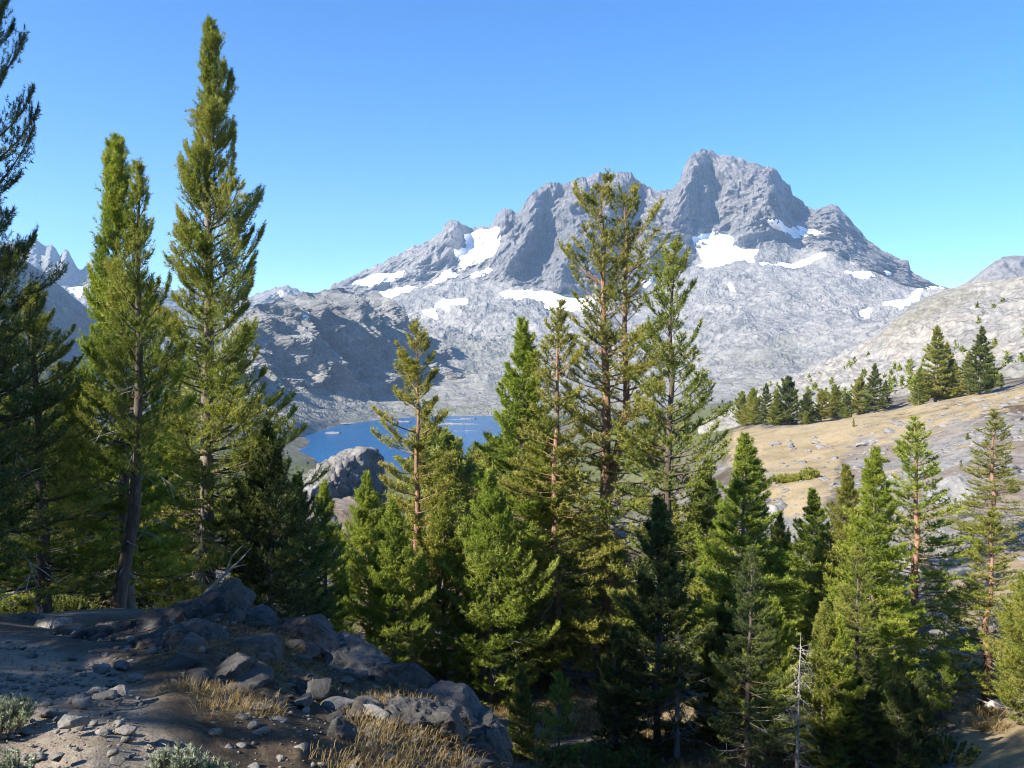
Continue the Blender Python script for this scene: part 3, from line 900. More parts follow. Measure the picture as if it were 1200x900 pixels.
# ------------------------------------------------------------------ air
bm = bmesh.new()
bmesh.ops.create_cube(bm, size=1.0)
me = bpy.data.meshes.new('haze')
bm.to_mesh(me)
bm.free()
hz = link('haze', me, label='thin clear mountain air softening the far peaks', cat='haze', kind='stuff')
zlo, zhi = min(float(gz.min()), -820.0) - 5, 1120.0
hz.scale = (15000, 15000, zhi - zlo)
hz.location = (0, 0, (zlo + zhi) / 2)
k = NT('air')
vol = k.n("ShaderNodeVolumePrincipled")
vol.inputs["Color"].default_value = (0.45, 0.68, 1.0, 1)
vol.inputs["Density"].default_value = 7e-5
vol.inputs["Anisotropy"].default_value = 0.2
k.l(vol.outputs[0], k.out.inputs["Volume"])
me.materials.append(k.m)


# ------------------------------------------------------------------ conifers
def unit(v):
    return v / (np.linalg.norm(v, axis=-1, keepdims=True) + 1e-9)


def tubes(paths, sides=5):
    """paths: list of (pts (n,3), radii (n,)) -> verts, quads"""
    V, Q, o = [], [], 0
    for pts, rad, sd in paths:
        n = len(pts)
        t = unit(np.gradient(pts, axis=0))
        ref = np.array([0, 0, 1.0]) if abs(t[0, 2]) < 0.8 else np.array([1.0, 0, 0])
        u = unit(np.cross(t, ref))
        w = np.cross(t, u)
        a = np.linspace(0, 2 * math.pi, sd, endpoint=False)
        ring = pts[:, None] + rad[:, None, None] * (np.cos(a)[None, :, None] * u[:, None] + np.sin(a)[None, :, None] * w[:, None])
        V.append(ring.reshape(-1, 3))
        i = np.arange(n * sd).reshape(n, sd) + o
        j = np.roll(i, -1, axis=1)
        Q.append(np.stack([i[:-1], j[:-1], j[1:], i[1:]], -1).reshape(-1, 4))
        o += n * sd
    return np.concatenate(V), np.concatenate(Q)


def needle_mesh(name, rng, B, D, T, L, Wd, K, mat):
    """tufts at B pointing along D with tint T: K blades each, brush-like around the twig"""
    n = len(B)
    ph = rng.uniform(np.radians(18), np.radians(78), (n, K))
    az = rng.uniform(0, 2 * math.pi, (n, K))
    ref = np.where(np.abs(D[:, 2:3]) < 0.85, np.array([[0, 0, 1.0]]), np.array([[1.0, 0, 0]]))
    u = unit(np.cross(D, ref))
    w = np.cross(D, u)
    rad = np.cos(az)[..., None] * u[:, None] + np.sin(az)[..., None] * w[:, None]
    nd = np.cos(ph)[..., None] * D[:, None] + np.sin(ph)[..., None] * rad
    ln = L * rng.uniform(0.65, 1.15, (n, K))[..., None]
    st = B[:, None] + D[:, None] * (rng.uniform(-0.6, 0.4, (n, K))[..., None] * L)
    side = unit(np.cross(nd, rng.normal(size=(n, K, 3)))) * (Wd * 0.5)
    V = np.stack([st - side, st + side, st + nd * ln + side * 0.25], 2).reshape(-1, 3)
    Fc = np.arange(len(V)).reshape(-1, 3)
    tint = np.repeat(np.clip(T[:, None] + rng.normal(0, 0.08, (n, K)), 0, 1).ravel(), 3)
    return mesh_np(name, V, Fc, mat, False, None, {'tint': tint})


def make_tree(seed, H, prof, cb=0.15, r0=0.3, whorl=0.4, per=4.0, drop=0.15, elev=(-8, 50), upturn=35, tw=0.2, st=0.12, L=0.10, Wd=0.014, K=9,
              fol=0.3, lean=((0, 0, 0), (1, 0, 0)), fork=None, bark_m='bark_grey', leaf='needle', dead=14, dead_low=0.0, clump=0.5, side_bias=None, twl=0.62):
    """returns (trunk mesh, crown mesh). prof: [(t, radius / H)] over trunk height t"""
    rng = np.random.RandomState(seed)
    pt = np.array([p[0] for p in prof])
    pr = np.array([p[1] for p in prof]) * H * 1.38
    lt = np.array(lean, float)
    stems = [(0.0, 1.0, np.zeros(3), r0)]
    if fork:
        stems += fork                                     # (t start, top fraction of H, offset vector at top, radius)
    wood, TB, TD, TT = [], [], [], []
    wob = rng.uniform(0, 100)

    def centre(t, off=None, t0=0.0, t1=1.0):
        t = np.asarray(t, float)
        c = np.stack([np.interp(t, lt[:, 0], lt[:, 1]) * H, np.interp(t, lt[:, 0], lt[:, 2]) * H, t * H], -1)
        q = np.stack([t * H * 0.3, 0 * t + wob, 0 * t], -1)
        c[..., 0] += 0.012 * H * perlin(q) * np.minimum(1, t * 4)
        c[..., 1] += 0.012 * H * perlin(q + 31) * np.minimum(1, t * 4)
        if off is not None:
            s = np.clip((t - t0) / (t1 - t0), 0, 1)[..., None]
            c = c + off * np.minimum(1.0, s * 3.0) ** 1.0 * (0.75 + 0.25 * s)
        return c

    for si, (t0, t1, off, rad) in enumerate(stems):
        ts = np.linspace(t0, t1, max(10, int(26 * (t1 - t0))))
        c = centre(ts, off if si else None, t0, t1)
        f = (ts - t0) / (t1 - t0)
        rr_ = rad * ((1 - f) ** 0.85 * 0.96 + 0.04) * (1 + (0.5 * np.exp(-f * 40) if si == 0 else 0))
        if si == 0:
            c[0, 2] -= 0.35
        wood.append((c, rr_, 10))
        z = max(cb, t0 + 0.02) * H
        zt = t1 * H
        gold = rng.uniform(0, 6.28)
        while z < zt - 0.05:
            t = z / H
            nb = max(2, int(round(per + rng.uniform(-1, 1))))
            for b in range(nb):
                gold += 2.4 + rng.uniform(-0.5, 0.5)
                if rng.rand() < drop:
                    continue
                zb = z + rng.uniform(-0.5, 0.5) * whorl
                tb = min(max(zb / H, t0), t1 - 0.005)
                tp = tb if si == 0 else 1 - (t1 - tb) / 1.0 * 1.0
                R = np.interp(tp, pt, pr)
                cl = perlin(np.array([math.cos(gold) * 1.2 + seed * 3.3, math.sin(gold) * 1.2, zb * 0.55]))
                Lb = R * rng.uniform(0.62, 1.05) * (1 + 0.6 * clump * cl)
                if side_bias is not None:
                    Lb *= 1 + side_bias[2] * (math.cos(gold) * side_bias[0] + math.sin(gold) * side_bias[1])
                if Lb < 0.1:
                    Lb = 0.1
                el = math.radians(elev[0] + (elev[1] - elev[0]) * tp ** 1.4 + rng.normal(0, 7))
                n = 7
                s = np.linspace(0, 1, n)
                e = el + math.radians(upturn) * s ** 1.6
                a = gold + 0.25 * (perlin(np.stack([s * 2 + zb, s * 0 + b, s * 0], -1)))
                dirs = np.stack([np.cos(a) * np.cos(e), np.sin(a) * np.cos(e), np.sin(e)], -1)
                base = centre(np.array([tb]), off if si else None, t0, t1)[0]
                pts = base + np.concatenate([[np.zeros(3)], np.cumsum((dirs[1:] + dirs[:-1]) / 2 * (Lb / (n - 1)), axis=0)])
                rb = (0.008 + 0.011 * Lb) * (1 - 0.85 * s)
                wood.append((pts, rb, 4))
                tone = np.clip(0.48 + 0.55 * cl + rng.normal(0, 0.2), 0, 1)
                fo = fol * min(1, Lb / 1.0)
                # leader tufts
                m = max(2, int(Lb * (1 - fo) / st))
                sp = fo + (1 - fo) * (np.arange(m) + rng.rand(m)) / m
                TB.append(np.stack([np.interp(sp, s, pts[:, j]) for j in range(3)], -1))
                TD.append(np.stack([np.interp(sp, s, dirs[:, j]) for j in range(3)], -1))
                TT.append(np.full(m, tone))
                nt = int(Lb * (1 - fo) / tw * 2.7)
                if nt:
                    sp = np.sort(rng.uniform(fo, 0.97, nt))
                    bp = np.stack([np.interp(sp, s, pts[:, j]) for j in range(3)], -1)
                    bd = np.stack([np.interp(sp, s, dirs[:, j]) for j in range(3)], -1)
                    sd = unit(np.cross(bd, np.array([0, 0, 1.0]))) * np.where(np.arange(nt) % 2, 1, -1)[:, None]
                    an = rng.uniform(0.55, 1.1, nt)[:, None]
                    td = unit(bd * np.cos(an) + sd * np.sin(an) + np.array([0, 0, 1.0]) * rng.uniform(-0.05, 0.55, nt)[:, None])
                    tl = (0.12 + twl * Lb * (1.05 - sp) * rng.uniform(0.5, 1.1, nt)).clip(0.15, 1.0)
                    mm = max(2, int(0.42 / st))
                    q = 0.18 + 0.82 * (np.arange(mm)[None] + rng.rand(nt, mm)) / mm
                    cv_ = np.array([0, 0, 0.35]) * (q ** 2)[..., None]
                    TB.append((bp[:, None] + (td[:, None] * q[..., None] + cv_ * 0.5) * tl[:, None, None]).reshape(-1, 3))
                    TD.append(unit(td[:, None] + cv_ * 1.4).reshape(-1, 3))
                    TT.append(np.clip(np.repeat(tone + rng.normal(0, 0.08, nt), mm) + 0.12 * q.ravel(), 0, 1))
            z += 0.8 * whorl * rng.uniform(0.75, 1.25)
        # top shoot
        m = 14
        q = rng.uniform(0.965, 1.0, m)
        TB.append(centre(t0 + (t1 - t0) * q, off if si else None, t0, t1))
        TD.append(np.tile([0, 0, 1.0], (m, 1)))
        TT.append(np.full(m, 0.6))
    # bare dead twigs low on the trunk
    for i in range(dead):
        tb = rng.uniform(max(0.03, cb * 0.25), cb + 0.25)
        a = rng.uniform(0, 6.28)
        Lb = np.interp(tb, pt, pr) * rng.uniform(0.25, 0.8) + 0.25 + dead_low
        s = np.linspace(0, 1, 6)
        e = math.radians(rng.uniform(-25, 12)) + math.radians(rng.uniform(-25, 25)) * s
        dirs = np.stack([np.cos(a + 0.3 * np.sin(s * 3)) * np.cos(e), np.sin(a + 0.3 * np.sin(s * 3)) * np.cos(e), np.sin(e)], -1)
        pts = centre(np.array([tb]))[0] + np.concatenate([[np.zeros(3)], np.cumsum(dirs[1:] * (Lb / 5), axis=0)])
        wood.append((pts, (0.006 + 0.007 * Lb) * (1 - 0.8 * s), 4))
        for j in range(3):
            k0 = rng.randint(2, 5)
            dd = unit(dirs[k0] + rng.normal(0, 0.6, 3))
            wood.append((np.stack([pts[k0], pts[k0] + dd * Lb * 0.2, pts[k0] + dd * Lb * 0.35 + np.array([0, 0, -0.03])]), np.array([0.005, 0.004, 0.002]) * (1 + Lb), 3))
    ndead = dead * 4
    V, Q = tubes(wood)
    mi = np.zeros(len(Q), np.int32)
    if ndead:
        cnt = sum((len(p) - 1) * sd for p, r, sd in wood[-ndead:])
        mi[len(Q) - cnt:] = 1
    tm = mesh_np('trunk', V, Q, [M[bark_m], M['wood_dead']], True, mi)
    B, D, T = np.concatenate(TB), unit(np.concatenate(TD)), np.concatenate(TT)
    cm = needle_mesh('crown', rng, B, D, T, L, Wd, K, M[leaf])
    return tm, cm, H


TREES = {}


def place(kind, name, label, cat, x, y, z, H, rot=0.0, wide=1.0, group=None, leaf=None, sink=0.05):
    tm, cm, H0 = TREES[kind]
    s = H / H0
    e = empty(name, (x, y, z - sink), label, cat, group)
    e.rotation_euler = (0, 0, rot)
    e.scale = (s * wide, s * wide, s)
    link('trunk', tm, e)
    if cm is not None:
        o = link('crown', cm, e)
        if leaf:
            o.material_slots[0].link = 'OBJECT'
            o.material_slots[0].material = M[leaf]
    return e


def at(px, Y):
    """ground point at forward distance Y in the column px"""
    x = (px - 600) / F * Y
    for _ in range(4):
        z = h1(x, Y)
        c = (z / Y * CP + SP) / (CP - z / Y * SP)   # image row slope
        x = (px - 600) / F * Y / (CP + c * SP)
    return x, Y, z


def stand(kind, px, top, Y, label, cat='pine tree', name='pine_tree', group='conifers of the valley', rot=0.0, wide=1.0, leaf=None, toppx=None):
    x, y, z = at(px, Y)
    ztop = slope_of(top) * Y
    H = float(ztop - z) + 0.05
    return place(kind, name, label, cat, x, y, z, H, rot, wide, group, leaf)


# --- one of each kind
TREES['tall_spire'] = make_tree(11, 16, [(0, .08), (.12, .125), (.25, .13), (.35, .11), (.5, .085), (.6, .073), (.72, .06), (.85, .046), (.95, .028), (1, .008)], cb=.06, r0=.24, whorl=.26, per=4.6, drop=.14,
                                elev=(-12, 62), upturn=48, tw=.15, st=.085, L=.115, Wd=.017, K=12, fol=.22, leaf='needle', lean=((0, 0, 0), (.3, .004, 0), (1, .02, .02)), clump=1.2, dead=22, side_bias=(.9, -.2, .22))
TREES['twin_lit'] = make_tree(12, 11, [(0, .10), (.2, .13), (.4, .12), (.6, .095), (.8, .07), (.93, .045), (1, .015)], cb=.10, r0=.17, whorl=.24, per=4.4, drop=.12, elev=(-8, 62), upturn=45, tw=.15, st=.085,
                              L=.115, Wd=.017, K=11, fol=.2, leaf='needle_bright', clump=.8, dead=16)
TREES['leaning'] = make_tree(13, 11, [(0, .02), (.25, .06), (.35, .11), (.6, .10), (.8, .055), (.95, .03), (1, .012)], cb=.33, r0=.20, whorl=.30, per=3.6, drop=.2, elev=(-5, 60), upturn=45, tw=.17, st=.09,
                             L=.115, Wd=.017, K=10, fol=.3, leaf='needle', bark_m='bark_dark', lean=((0, 0, 0), (.25, .055, 0), (.5, .078, 0), (1, .085, 0)), clump=.8, dead=16)  # shade of this trunk is put into its dark bark colour
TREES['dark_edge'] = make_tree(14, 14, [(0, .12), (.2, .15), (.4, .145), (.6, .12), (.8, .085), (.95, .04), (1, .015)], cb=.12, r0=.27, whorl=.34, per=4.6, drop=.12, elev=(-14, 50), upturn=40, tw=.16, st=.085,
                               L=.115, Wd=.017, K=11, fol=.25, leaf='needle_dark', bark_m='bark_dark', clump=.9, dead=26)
TREES['giant'] = make_tree(15, 27, [(0, .04), (.14, .09), (.3, .11), (.45, .095), (.6, .085), (.8, .075), (.92, .058), (1, .02)], cb=.13, r0=.40, whorl=.62, per=4.2, drop=.28, elev=(-12, 45), upturn=32, tw=.24, st=.15,
                           L=.19, Wd=.038, K=10, fol=.42, leaf='needle_yellow', bark_m='bark_red', fork=[(.34, .985, np.array([1.15, -.2, 0]), .24)], clump=1.0, dead=26, lean=((0, 0, 0), (.5, -.006, 0), (1, -.016, 0)))
TREES['dark_cone'] = make_tree(16, 22, [(0, .05), (.15, .13), (.35, .145), (.5, .12), (.65, .085), (.8, .075), (.92, .04), (1, .012)], cb=.10, r0=.30, whorl=.5, per=4.2, drop=.2, elev=(-10, 48), upturn=40, tw=.22, st=.14,
                               L=.19, Wd=.038, K=10, fol=.35, leaf='needle', bark_m='bark_dark', clump=1.0, dead=22)
TREES['airy_cone'] = make_tree(17, 19, [(0, .06), (.15, .13), (.3, .135), (.5, .105), (.65, .085), (.8, .062), (.93, .032), (1, .01)], cb=.10, r0=.25, whorl=.46, per=4.4, drop=.2, elev=(-16, 45), upturn=30, tw=.22, st=.14,
                               L=.18, Wd=.036, K=10, fol=.28, leaf='needle_yellow', bark_m='bark_red', clump=.7, dead=30)
TREES['full_cone'] = make_tree(18, 17, [(0, .10), (.12, .165), (.3, .16), (.5, .125), (.7, .085), (.87, .05), (1, .012)], cb=.06, r0=.23, whorl=.38, per=4.8, drop=.12, elev=(-16, 48), upturn=36, tw=.2, st=.13,
                               L=.18, Wd=.036, K=10, fol=.22, leaf='needle_bright', bark_m='bark_grey', clump=.7, dead=18)
TREES['sparse_mast'] = make_tree(19, 16, [(0, .05), (.15, .12), (.35, .115), (.5, .10), (.65, .09), (.8, .07), (.93, .04), (1, .02)], cb=.14, r0=.20, whorl=.55, per=4.0, drop=.22, elev=(-6, 48), upturn=34, tw=.2, st=.13,
                                 L=.17, Wd=.034, K=10, fol=.34, leaf='needle_yellow', bark_m='bark_red', clump=.9, dead=14)
TREES['bushy'] = make_tree(20, 9, [(0, .14), (.15, .22), (.35, .21), (.55, .17), (.75, .11), (.9, .06), (1, .02)], cb=.04, r0=.14, whorl=.3, per=5, drop=.14, elev=(-5, 60), upturn=50, tw=.18, st=.11,
                           L=.15, Wd=.027, K=10, fol=.22, leaf='needle_bright', clump=1.0, dead=12)
TREES['slim'] = make_tree(21, 9, [(0, .10), (.15, .14), (.4, .135), (.65, .10), (.85, .06), (1, .015)], cb=.06, r0=.12, whorl=.27, per=4.6, drop=.12, elev=(-8, 60), upturn=45, tw=.17, st=.11, L=.15, Wd=.027, K=10,
                          fol=.2, leaf='needle', clump=.8, dead=12)
TREES['far_cone'] = make_tree(22, 16, [(0, .10), (.15, .17), (.35, .16), (.6, .11), (.8, .07), (1, .015)], cb=.07, r0=.24, whorl=.6, per=4.4, drop=.15, elev=(-12, 45), upturn=30, tw=.4, st=.26, L=.42, Wd=.12, K=7,
                              fol=.2, leaf='needle', clump=.9, dead=0)
TREES['far_round'] = make_tree(23, 12, [(0, .12), (.2, .24), (.45, .23), (.7, .17), (.9, .09), (1, .03)], cb=.06, r0=.22, whorl=.6, per=5, drop=.18, elev=(-5, 55), upturn=35, tw=.4, st=.26, L=.42, Wd=.12, K=7,
                               fol=.2, leaf='needle', clump=1.2, dead=0)
TREES['sapling'] = make_tree(24, 4.2, [(0, .12), (.2, .22), (.5, .2), (.8, .11), (1, .03)], cb=.12, r0=.06, whorl=.22, per=3.5, drop=.3, elev=(0, 60), upturn=45, tw=.16, st=.1, L=.11, Wd=.016, K=9, fol=.35, leaf='needle_bright', clump=1.2, dead=22)

# --- foreground trees on the rise
stand('dark_edge', -26, -170, 11, 'very tall dark pine cut off by the picture edge over the trail', rot=.6, wide=.62)
stand('dark_edge', 52, 338, 16, 'shadowy pine with a sunlit tip between the edge pine and the leaning trunk', rot=2.1, wide=1.15, leaf='needle')
stand('twin_lit', 152, 171, 17.5, 'bright narrow pine with blunt top close against the leaning dark trunk', rot=0.3, wide=.85)
stand('leaning', 136, 195, 16, 'dark leaning trunk pine at the rock rise, slim spire set against the bright pine', wide=.85)
stand('tall_spire', 244, 24, 22, 'tallest sunlit pine of the rock rise with long side arms reaching to the lake', wide=.9)
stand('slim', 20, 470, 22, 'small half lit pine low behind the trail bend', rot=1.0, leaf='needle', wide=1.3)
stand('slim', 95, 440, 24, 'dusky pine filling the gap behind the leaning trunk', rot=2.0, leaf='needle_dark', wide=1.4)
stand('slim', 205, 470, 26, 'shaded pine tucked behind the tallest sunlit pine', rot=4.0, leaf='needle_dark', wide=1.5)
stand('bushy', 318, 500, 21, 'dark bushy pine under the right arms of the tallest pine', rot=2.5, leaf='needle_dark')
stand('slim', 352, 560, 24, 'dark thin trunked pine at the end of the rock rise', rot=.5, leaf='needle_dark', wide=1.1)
stand('dark_edge', -62, 300, 9.5, 'black shaded pine at the very edge beside the trail, nearest the viewer', rot=3.6, wide=1.0)
# --- the valley stand
stand('slim', 383, 568, 33, 'small pale pine standing before the grey rock dome', rot=1.2, leaf='needle_bright')
stand('bushy', 432, 560, 36, 'bushy lit pine between the rock dome and the bare masted pine', rot=.4)
stand('sparse_mast', 490, 374, 40, 'slender sparse pine with bare orange trunk in front of the lake')
stand('bushy', 462, 590, 34, 'low bushy pine at the foot of the slender sparse pine', rot=2.9)
stand('bushy', 520, 585, 37, 'rounded bushy pine just right of the slender sparse pine', rot=4.4, leaf='needle')
stand('full_cone', 612, 378, 41, 'dense pointed conifer, the greener of the close pair by the lake end', wide=1.05, rot=.7)
stand('airy_cone', 652, 354, 39, 'slender pale conifer, the taller of the close pair by the lake end', wide=1.05)
stand('bushy', 575, 560, 36, 'bushy conifer below the dense pointed conifer', rot=1.7, leaf='needle_bright')
stand('giant', 712, 218, 41, 'giant double topped pine with thick reddish trunk in the middle of the valley', wide=1.08)
stand('dark_cone', 782, 287, 38, 'tall dark crowned conifer beside the double topped pine', rot=.9)
stand('slim', 770, 590, 31, 'dark narrow conifer low against the reddish trunk', rot=3.0, leaf='needle_dark', wide=1.2)
stand('full_cone', 868, 512, 34, 'bright broad conifer below the golden meadow', rot=2.2, wide=1.2)
stand('full_cone', 826, 540, 40, 'green conifer hidden between the dark crowned conifer and the bright broad one', rot=4.2, leaf='needle')
stand('dark_cone', 876, 645, 25, 'near dark conifer standing before the bright broad conifer', rot=2.0, leaf='needle_dark', wide=1.1)
stand('full_cone', 985, 548, 36, 'yellow green conifer at the left of the right hand clump, blunt topped', rot=1.1, leaf='needle_yellow', wide=1.0)
stand('full_cone', 1018, 528, 33, 'vivid green pointed conifer in the middle of the right hand clump', rot=3.3, wide=1.05)
stand('airy_cone', 1066, 490, 37, 'open crowned conifer with twiggy skirts, tallest of the right hand clump', rot=2.4, wide=1.4, leaf='needle_bright')
stand('dark_cone', 1000, 640, 28, 'shaded dark conifer in front of the vivid green one', rot=5.0, leaf='needle', wide=1.2)
stand('airy_cone', 1160, 480, 60, 'broad layered pine on the scree slope behind the log tree', rot=4.0, wide=1.6)
stand('airy_cone', 1155, 596, 35, 'pine with dark forked trunk standing beside the pale fallen log', rot=1.0, wide=1.6, leaf='needle')
stand('bushy', 1205, 655, 31, 'green pine cut by the picture edge beside the pale fallen log', rot=2.0, leaf='needle')
stand('sapling', 1103, 765, 33, 'small pale young pine in the clearing near the log', rot=1.0)
stand('slim', 1026, 775, 27, 'young bright pine in front of the right hand clump', rot=.2, leaf='needle_bright', wide=1.2)
stand('sapling', 655, 790, 27, 'scrawny young pine with bare twigs in the shaded clearing', rot=2.0)
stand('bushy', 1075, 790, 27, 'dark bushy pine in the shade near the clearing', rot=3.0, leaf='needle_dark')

# --- deeper forest running down to the lake, behind the named trees
rng = np.random.RandomState(5)


def wood(n, px0, px1, Y0, Y1, top0, top1, kinds, label, group, leafs, minh=5, maxh=19):
    for i in range(n):
        px, Y = rng.uniform(px0, px1), rng.uniform(Y0, Y1)
        x, y, z = at(px, Y)
        H = float(slope_of(rng.uniform(top0, top1)) * Y - z)
        H = min(max(H, minh), maxh) * rng.uniform(0.9, 1.1)
        place(kinds[rng.randint(len(kinds))], 'conifer', label, 'conifer', x, y, z, H, rng.uniform(0, 6.28), rng.uniform(0.85, 1.2), group, leafs[rng.randint(len(leafs))])


wood(26, 500, 640, 75, 190, 500, 600, ['far_cone', 'far_round'], 'olive conifer massed in the forest falling to the lake end', 'forest falling to the lake', ['needle_yellow', 'needle', 'needle'])
wood(18, 508, 612, 95, 170, 512, 560, ['far_cone', 'far_round'], 'olive conifer standing against the near shore of the lake', 'forest at the near lake shore', ['needle_yellow', 'needle', 'needle_yellow'], 5, 17)
wood(14, 640, 880, 60, 130, 560, 640, ['far_cone', 'full_cone'], 'conifer seen through gaps behind the tall valley stand', 'forest behind the valley stand', ['needle', 'needle_yellow', 'needle_dark'])
wood(12, 400, 600, 42, 62, 600, 660, ['full_cone', 'bushy'], 'mid height conifer packed behind the slender sparse pine', 'conifers packed behind the sparse pine', ['needle', 'needle_bright', 'needle_dark'])
wood(16, 560, 860, 43, 57, 590, 690, ['full_cone', 'bushy', 'dark_cone'], 'shaded conifer in the second row of the valley stand', 'second row of the valley stand', ['needle', 'needle_dark'])
wood(10, -60, 330, 26, 48, 440, 560, ['slim', 'bushy', 'full_cone'], 'dim conifer in the thicket behind the rock rise', 'thicket behind the rock rise', ['needle_dark', 'needle', 'needle'], 5, 12)
wood(10, 890, 1060, 40, 60, 590, 690, ['full_cone', 'bushy'], 'green conifer crowding behind the right hand clump', 'conifers behind the right hand clump', ['needle', 'needle_bright'], 4, 12)

wood(9, 890, 1060, 25, 33, 680, 790, ['bushy', 'slim', 'full_cone'], 'short green conifer filling the front of the right hand clump', 'front conifers of the right hand clump', ['needle', 'needle_bright', 'needle_dark'], 2.5, 7)
wood(6, 600, 860, 29, 36, 690, 780, ['bushy', 'slim'], 'short conifer in the shade at the foot of the valley stand', 'short conifers at the foot of the stand', ['needle', 'needle_dark'], 2.5, 6)

# unseen grove: left trees cast the shade, those behind are added to cut skylight
for (x, y, H, r) in [(-9.5, 2.3, 13, 0), (-13.5, 3.8, 15, 1), (-12, -.75, 9.0, 2), (-13.0, 7.9, 17, 4), (-21, 5, 17, 5), (-19, 9.5, 12, .5), (-26, 9, 17, 1.5),
                     (-2.5, -6.5, 13, 2), (2.5, -5.5, 14, 3), (6.5, -3.5, 13, 4), (10, -8, 15, 5), (4, -12, 16, 1), (-5.5, -13, 15, 2.5), (9.5, 1.0, 12, .7)]:
    place('dark_edge', 'pine_tree', 'unseen dark pine of the grove shading the trail', 'pine tree', x, y, h1(x, y), H, r, 1.1, 'grove shading the trail')

# --- trees on the far bench and granite hill
FAR = [(872, 474, 215, 'far_cone', 'small conifer at the lakeward end of the bench row'), (884, 466, 210, 'far_cone', 'second small conifer of the bench row'), (897, 450, 205, 'far_cone', 'pointed conifer early in the bench row, paler than its neighbour'),
       (910, 456, 212, 'far_cone', 'short conifer leaning on the dark bench conifer'), (922, 443, 200, 'far_round', 'dark upright conifer standing alone in the bench row'), (944, 462, 195, 'far_round', 'olive ragged pine with bare orange trunk on the bench'),
       (962, 458, 205, 'far_round', 'round olive pine in the middle of the bench row'), (978, 452, 212, 'far_round', 'full round pine behind the bench row'), (992, 462, 196, 'far_round', 'broad low pine at the meadow head'),
       (1006, 444, 208, 'far_round', 'bushy pine beside the dark pointed bench conifer'), (1024, 427, 198, 'far_cone', 'dark pointed conifer at the uphill end of the bench row'), (1037, 446, 205, 'far_cone', 'small conifer on the uphill flank of the bench row'),
       (1000, 490, 150, 'far_cone', 'little lone conifer at the corner of the golden meadow'), (1076, 432, 172, 'far_cone', 'short conifer left of the tall hillside group'), (1096, 384, 175, 'far_cone', 'tallest conifer of the hillside group above the golden slope'),
       (1108, 402, 180, 'far_cone', 'second conifer touching the tallest of the hillside group'), (1118, 424, 174, 'far_cone', 'low conifer at the skirt of the hillside group'), (1148, 384, 158, 'far_cone', 'lone hillside conifer with bare red trunk foot'),
       (1134, 412, 172, 'far_cone', 'yellowish conifer behind the red footed lone conifer'), (1163, 436, 176, 'far_round', 'small round conifer beside the red footed lone conifer')]
for i, (px, top, Y, kd, lab) in enumerate(FAR):
    stand(kd, px, top, Y, lab, 'conifer', 'conifer', 'conifers on the bench and hillside', rot=i * 1.3, wide=(1.15 if kd == 'far_cone' else 1.05) * (0.7 if i == 12 else 1), leaf=['needle_yellow', 'needle', 'needle_dark'][(i * 7 + (1 if i in (4, 10, 14) else 0)) % 3])


wood(16, 868, 1040, 188, 235, 448, 488, ['far_round', 'far_cone', 'far_round'], 'bushy conifer filling in the row on the bench', 'clumps filling the bench row', ['needle_yellow', 'needle', 'needle_yellow'], 3, 9)
wood(8, 1068, 1175, 165, 185, 428, 452, ['far_round', 'far_cone'], 'low conifer at the skirts of the hillside trees', 'low conifers of the hillside', ['needle_yellow', 'needle'], 3, 7)
wood(9, 1010, 1230, 62, 125, 500, 600, ['sapling', 'far_round'], 'stunted little pine rooted among the scree ledges', 'stunted pines of the scree slope', ['needle', 'needle_yellow'], 1.0, 2.4)
wood(7, 930, 1040, 300, 420, 425, 450, ['far_round'], 'tiny dark tree dotted on the pale granite', 'trees dotted on the granite', ['needle', 'needle_dark'], 3, 7)

# low scrub and stunted trees dotting the slopes round the lake, too many and too far to count
rng = np.random.RandomState(91)
cand = []
for ps, lv, lo_, hi_, cnt, pxs in ((pos, LV, .15, 2.0, 900, PXm), (pos2, LV2, .2, 2.6, 420, rg['PX']), (p_6, L6, .3, 2.4, 130, r6['PX'])):
    f = ps.reshape(-1, 3)[((lv > lo_) & (lv < hi_)).ravel()]
    f = f[fbm(f, 130, 3) + rng.normal(0, .08, len(f)) > .12]
    cand.append(f[rng.randint(len(f), size=cnt)])
f = np.concatenate(cand)
nsc = len(f)
hs = rng.uniform(1.2, 4.5, nsc)
B = np.repeat(f, 9, axis=0)
q = np.tile(np.linspace(0, 1, 9), nsc) * np.repeat(hs, 9)
B = B + np.stack([rng.normal(0, 1, len(B)) * (np.repeat(hs, 9) - q) * .32, rng.normal(0, 1, len(B)) * (np.repeat(hs, 9) - q) * .32, q], -1)
D = unit(rng.normal(0, .5, (len(B), 3)) + np.array([0, 0, 1.0]))
link('scrub', needle_mesh('scrub', rng, B, D, rng.uniform(.1, .7, len(B)), 1.5, .7, 7, M['needle']), None, label='dark scrub and stunted trees dotting the slopes round the lake', cat='scrub', kind='stuff')

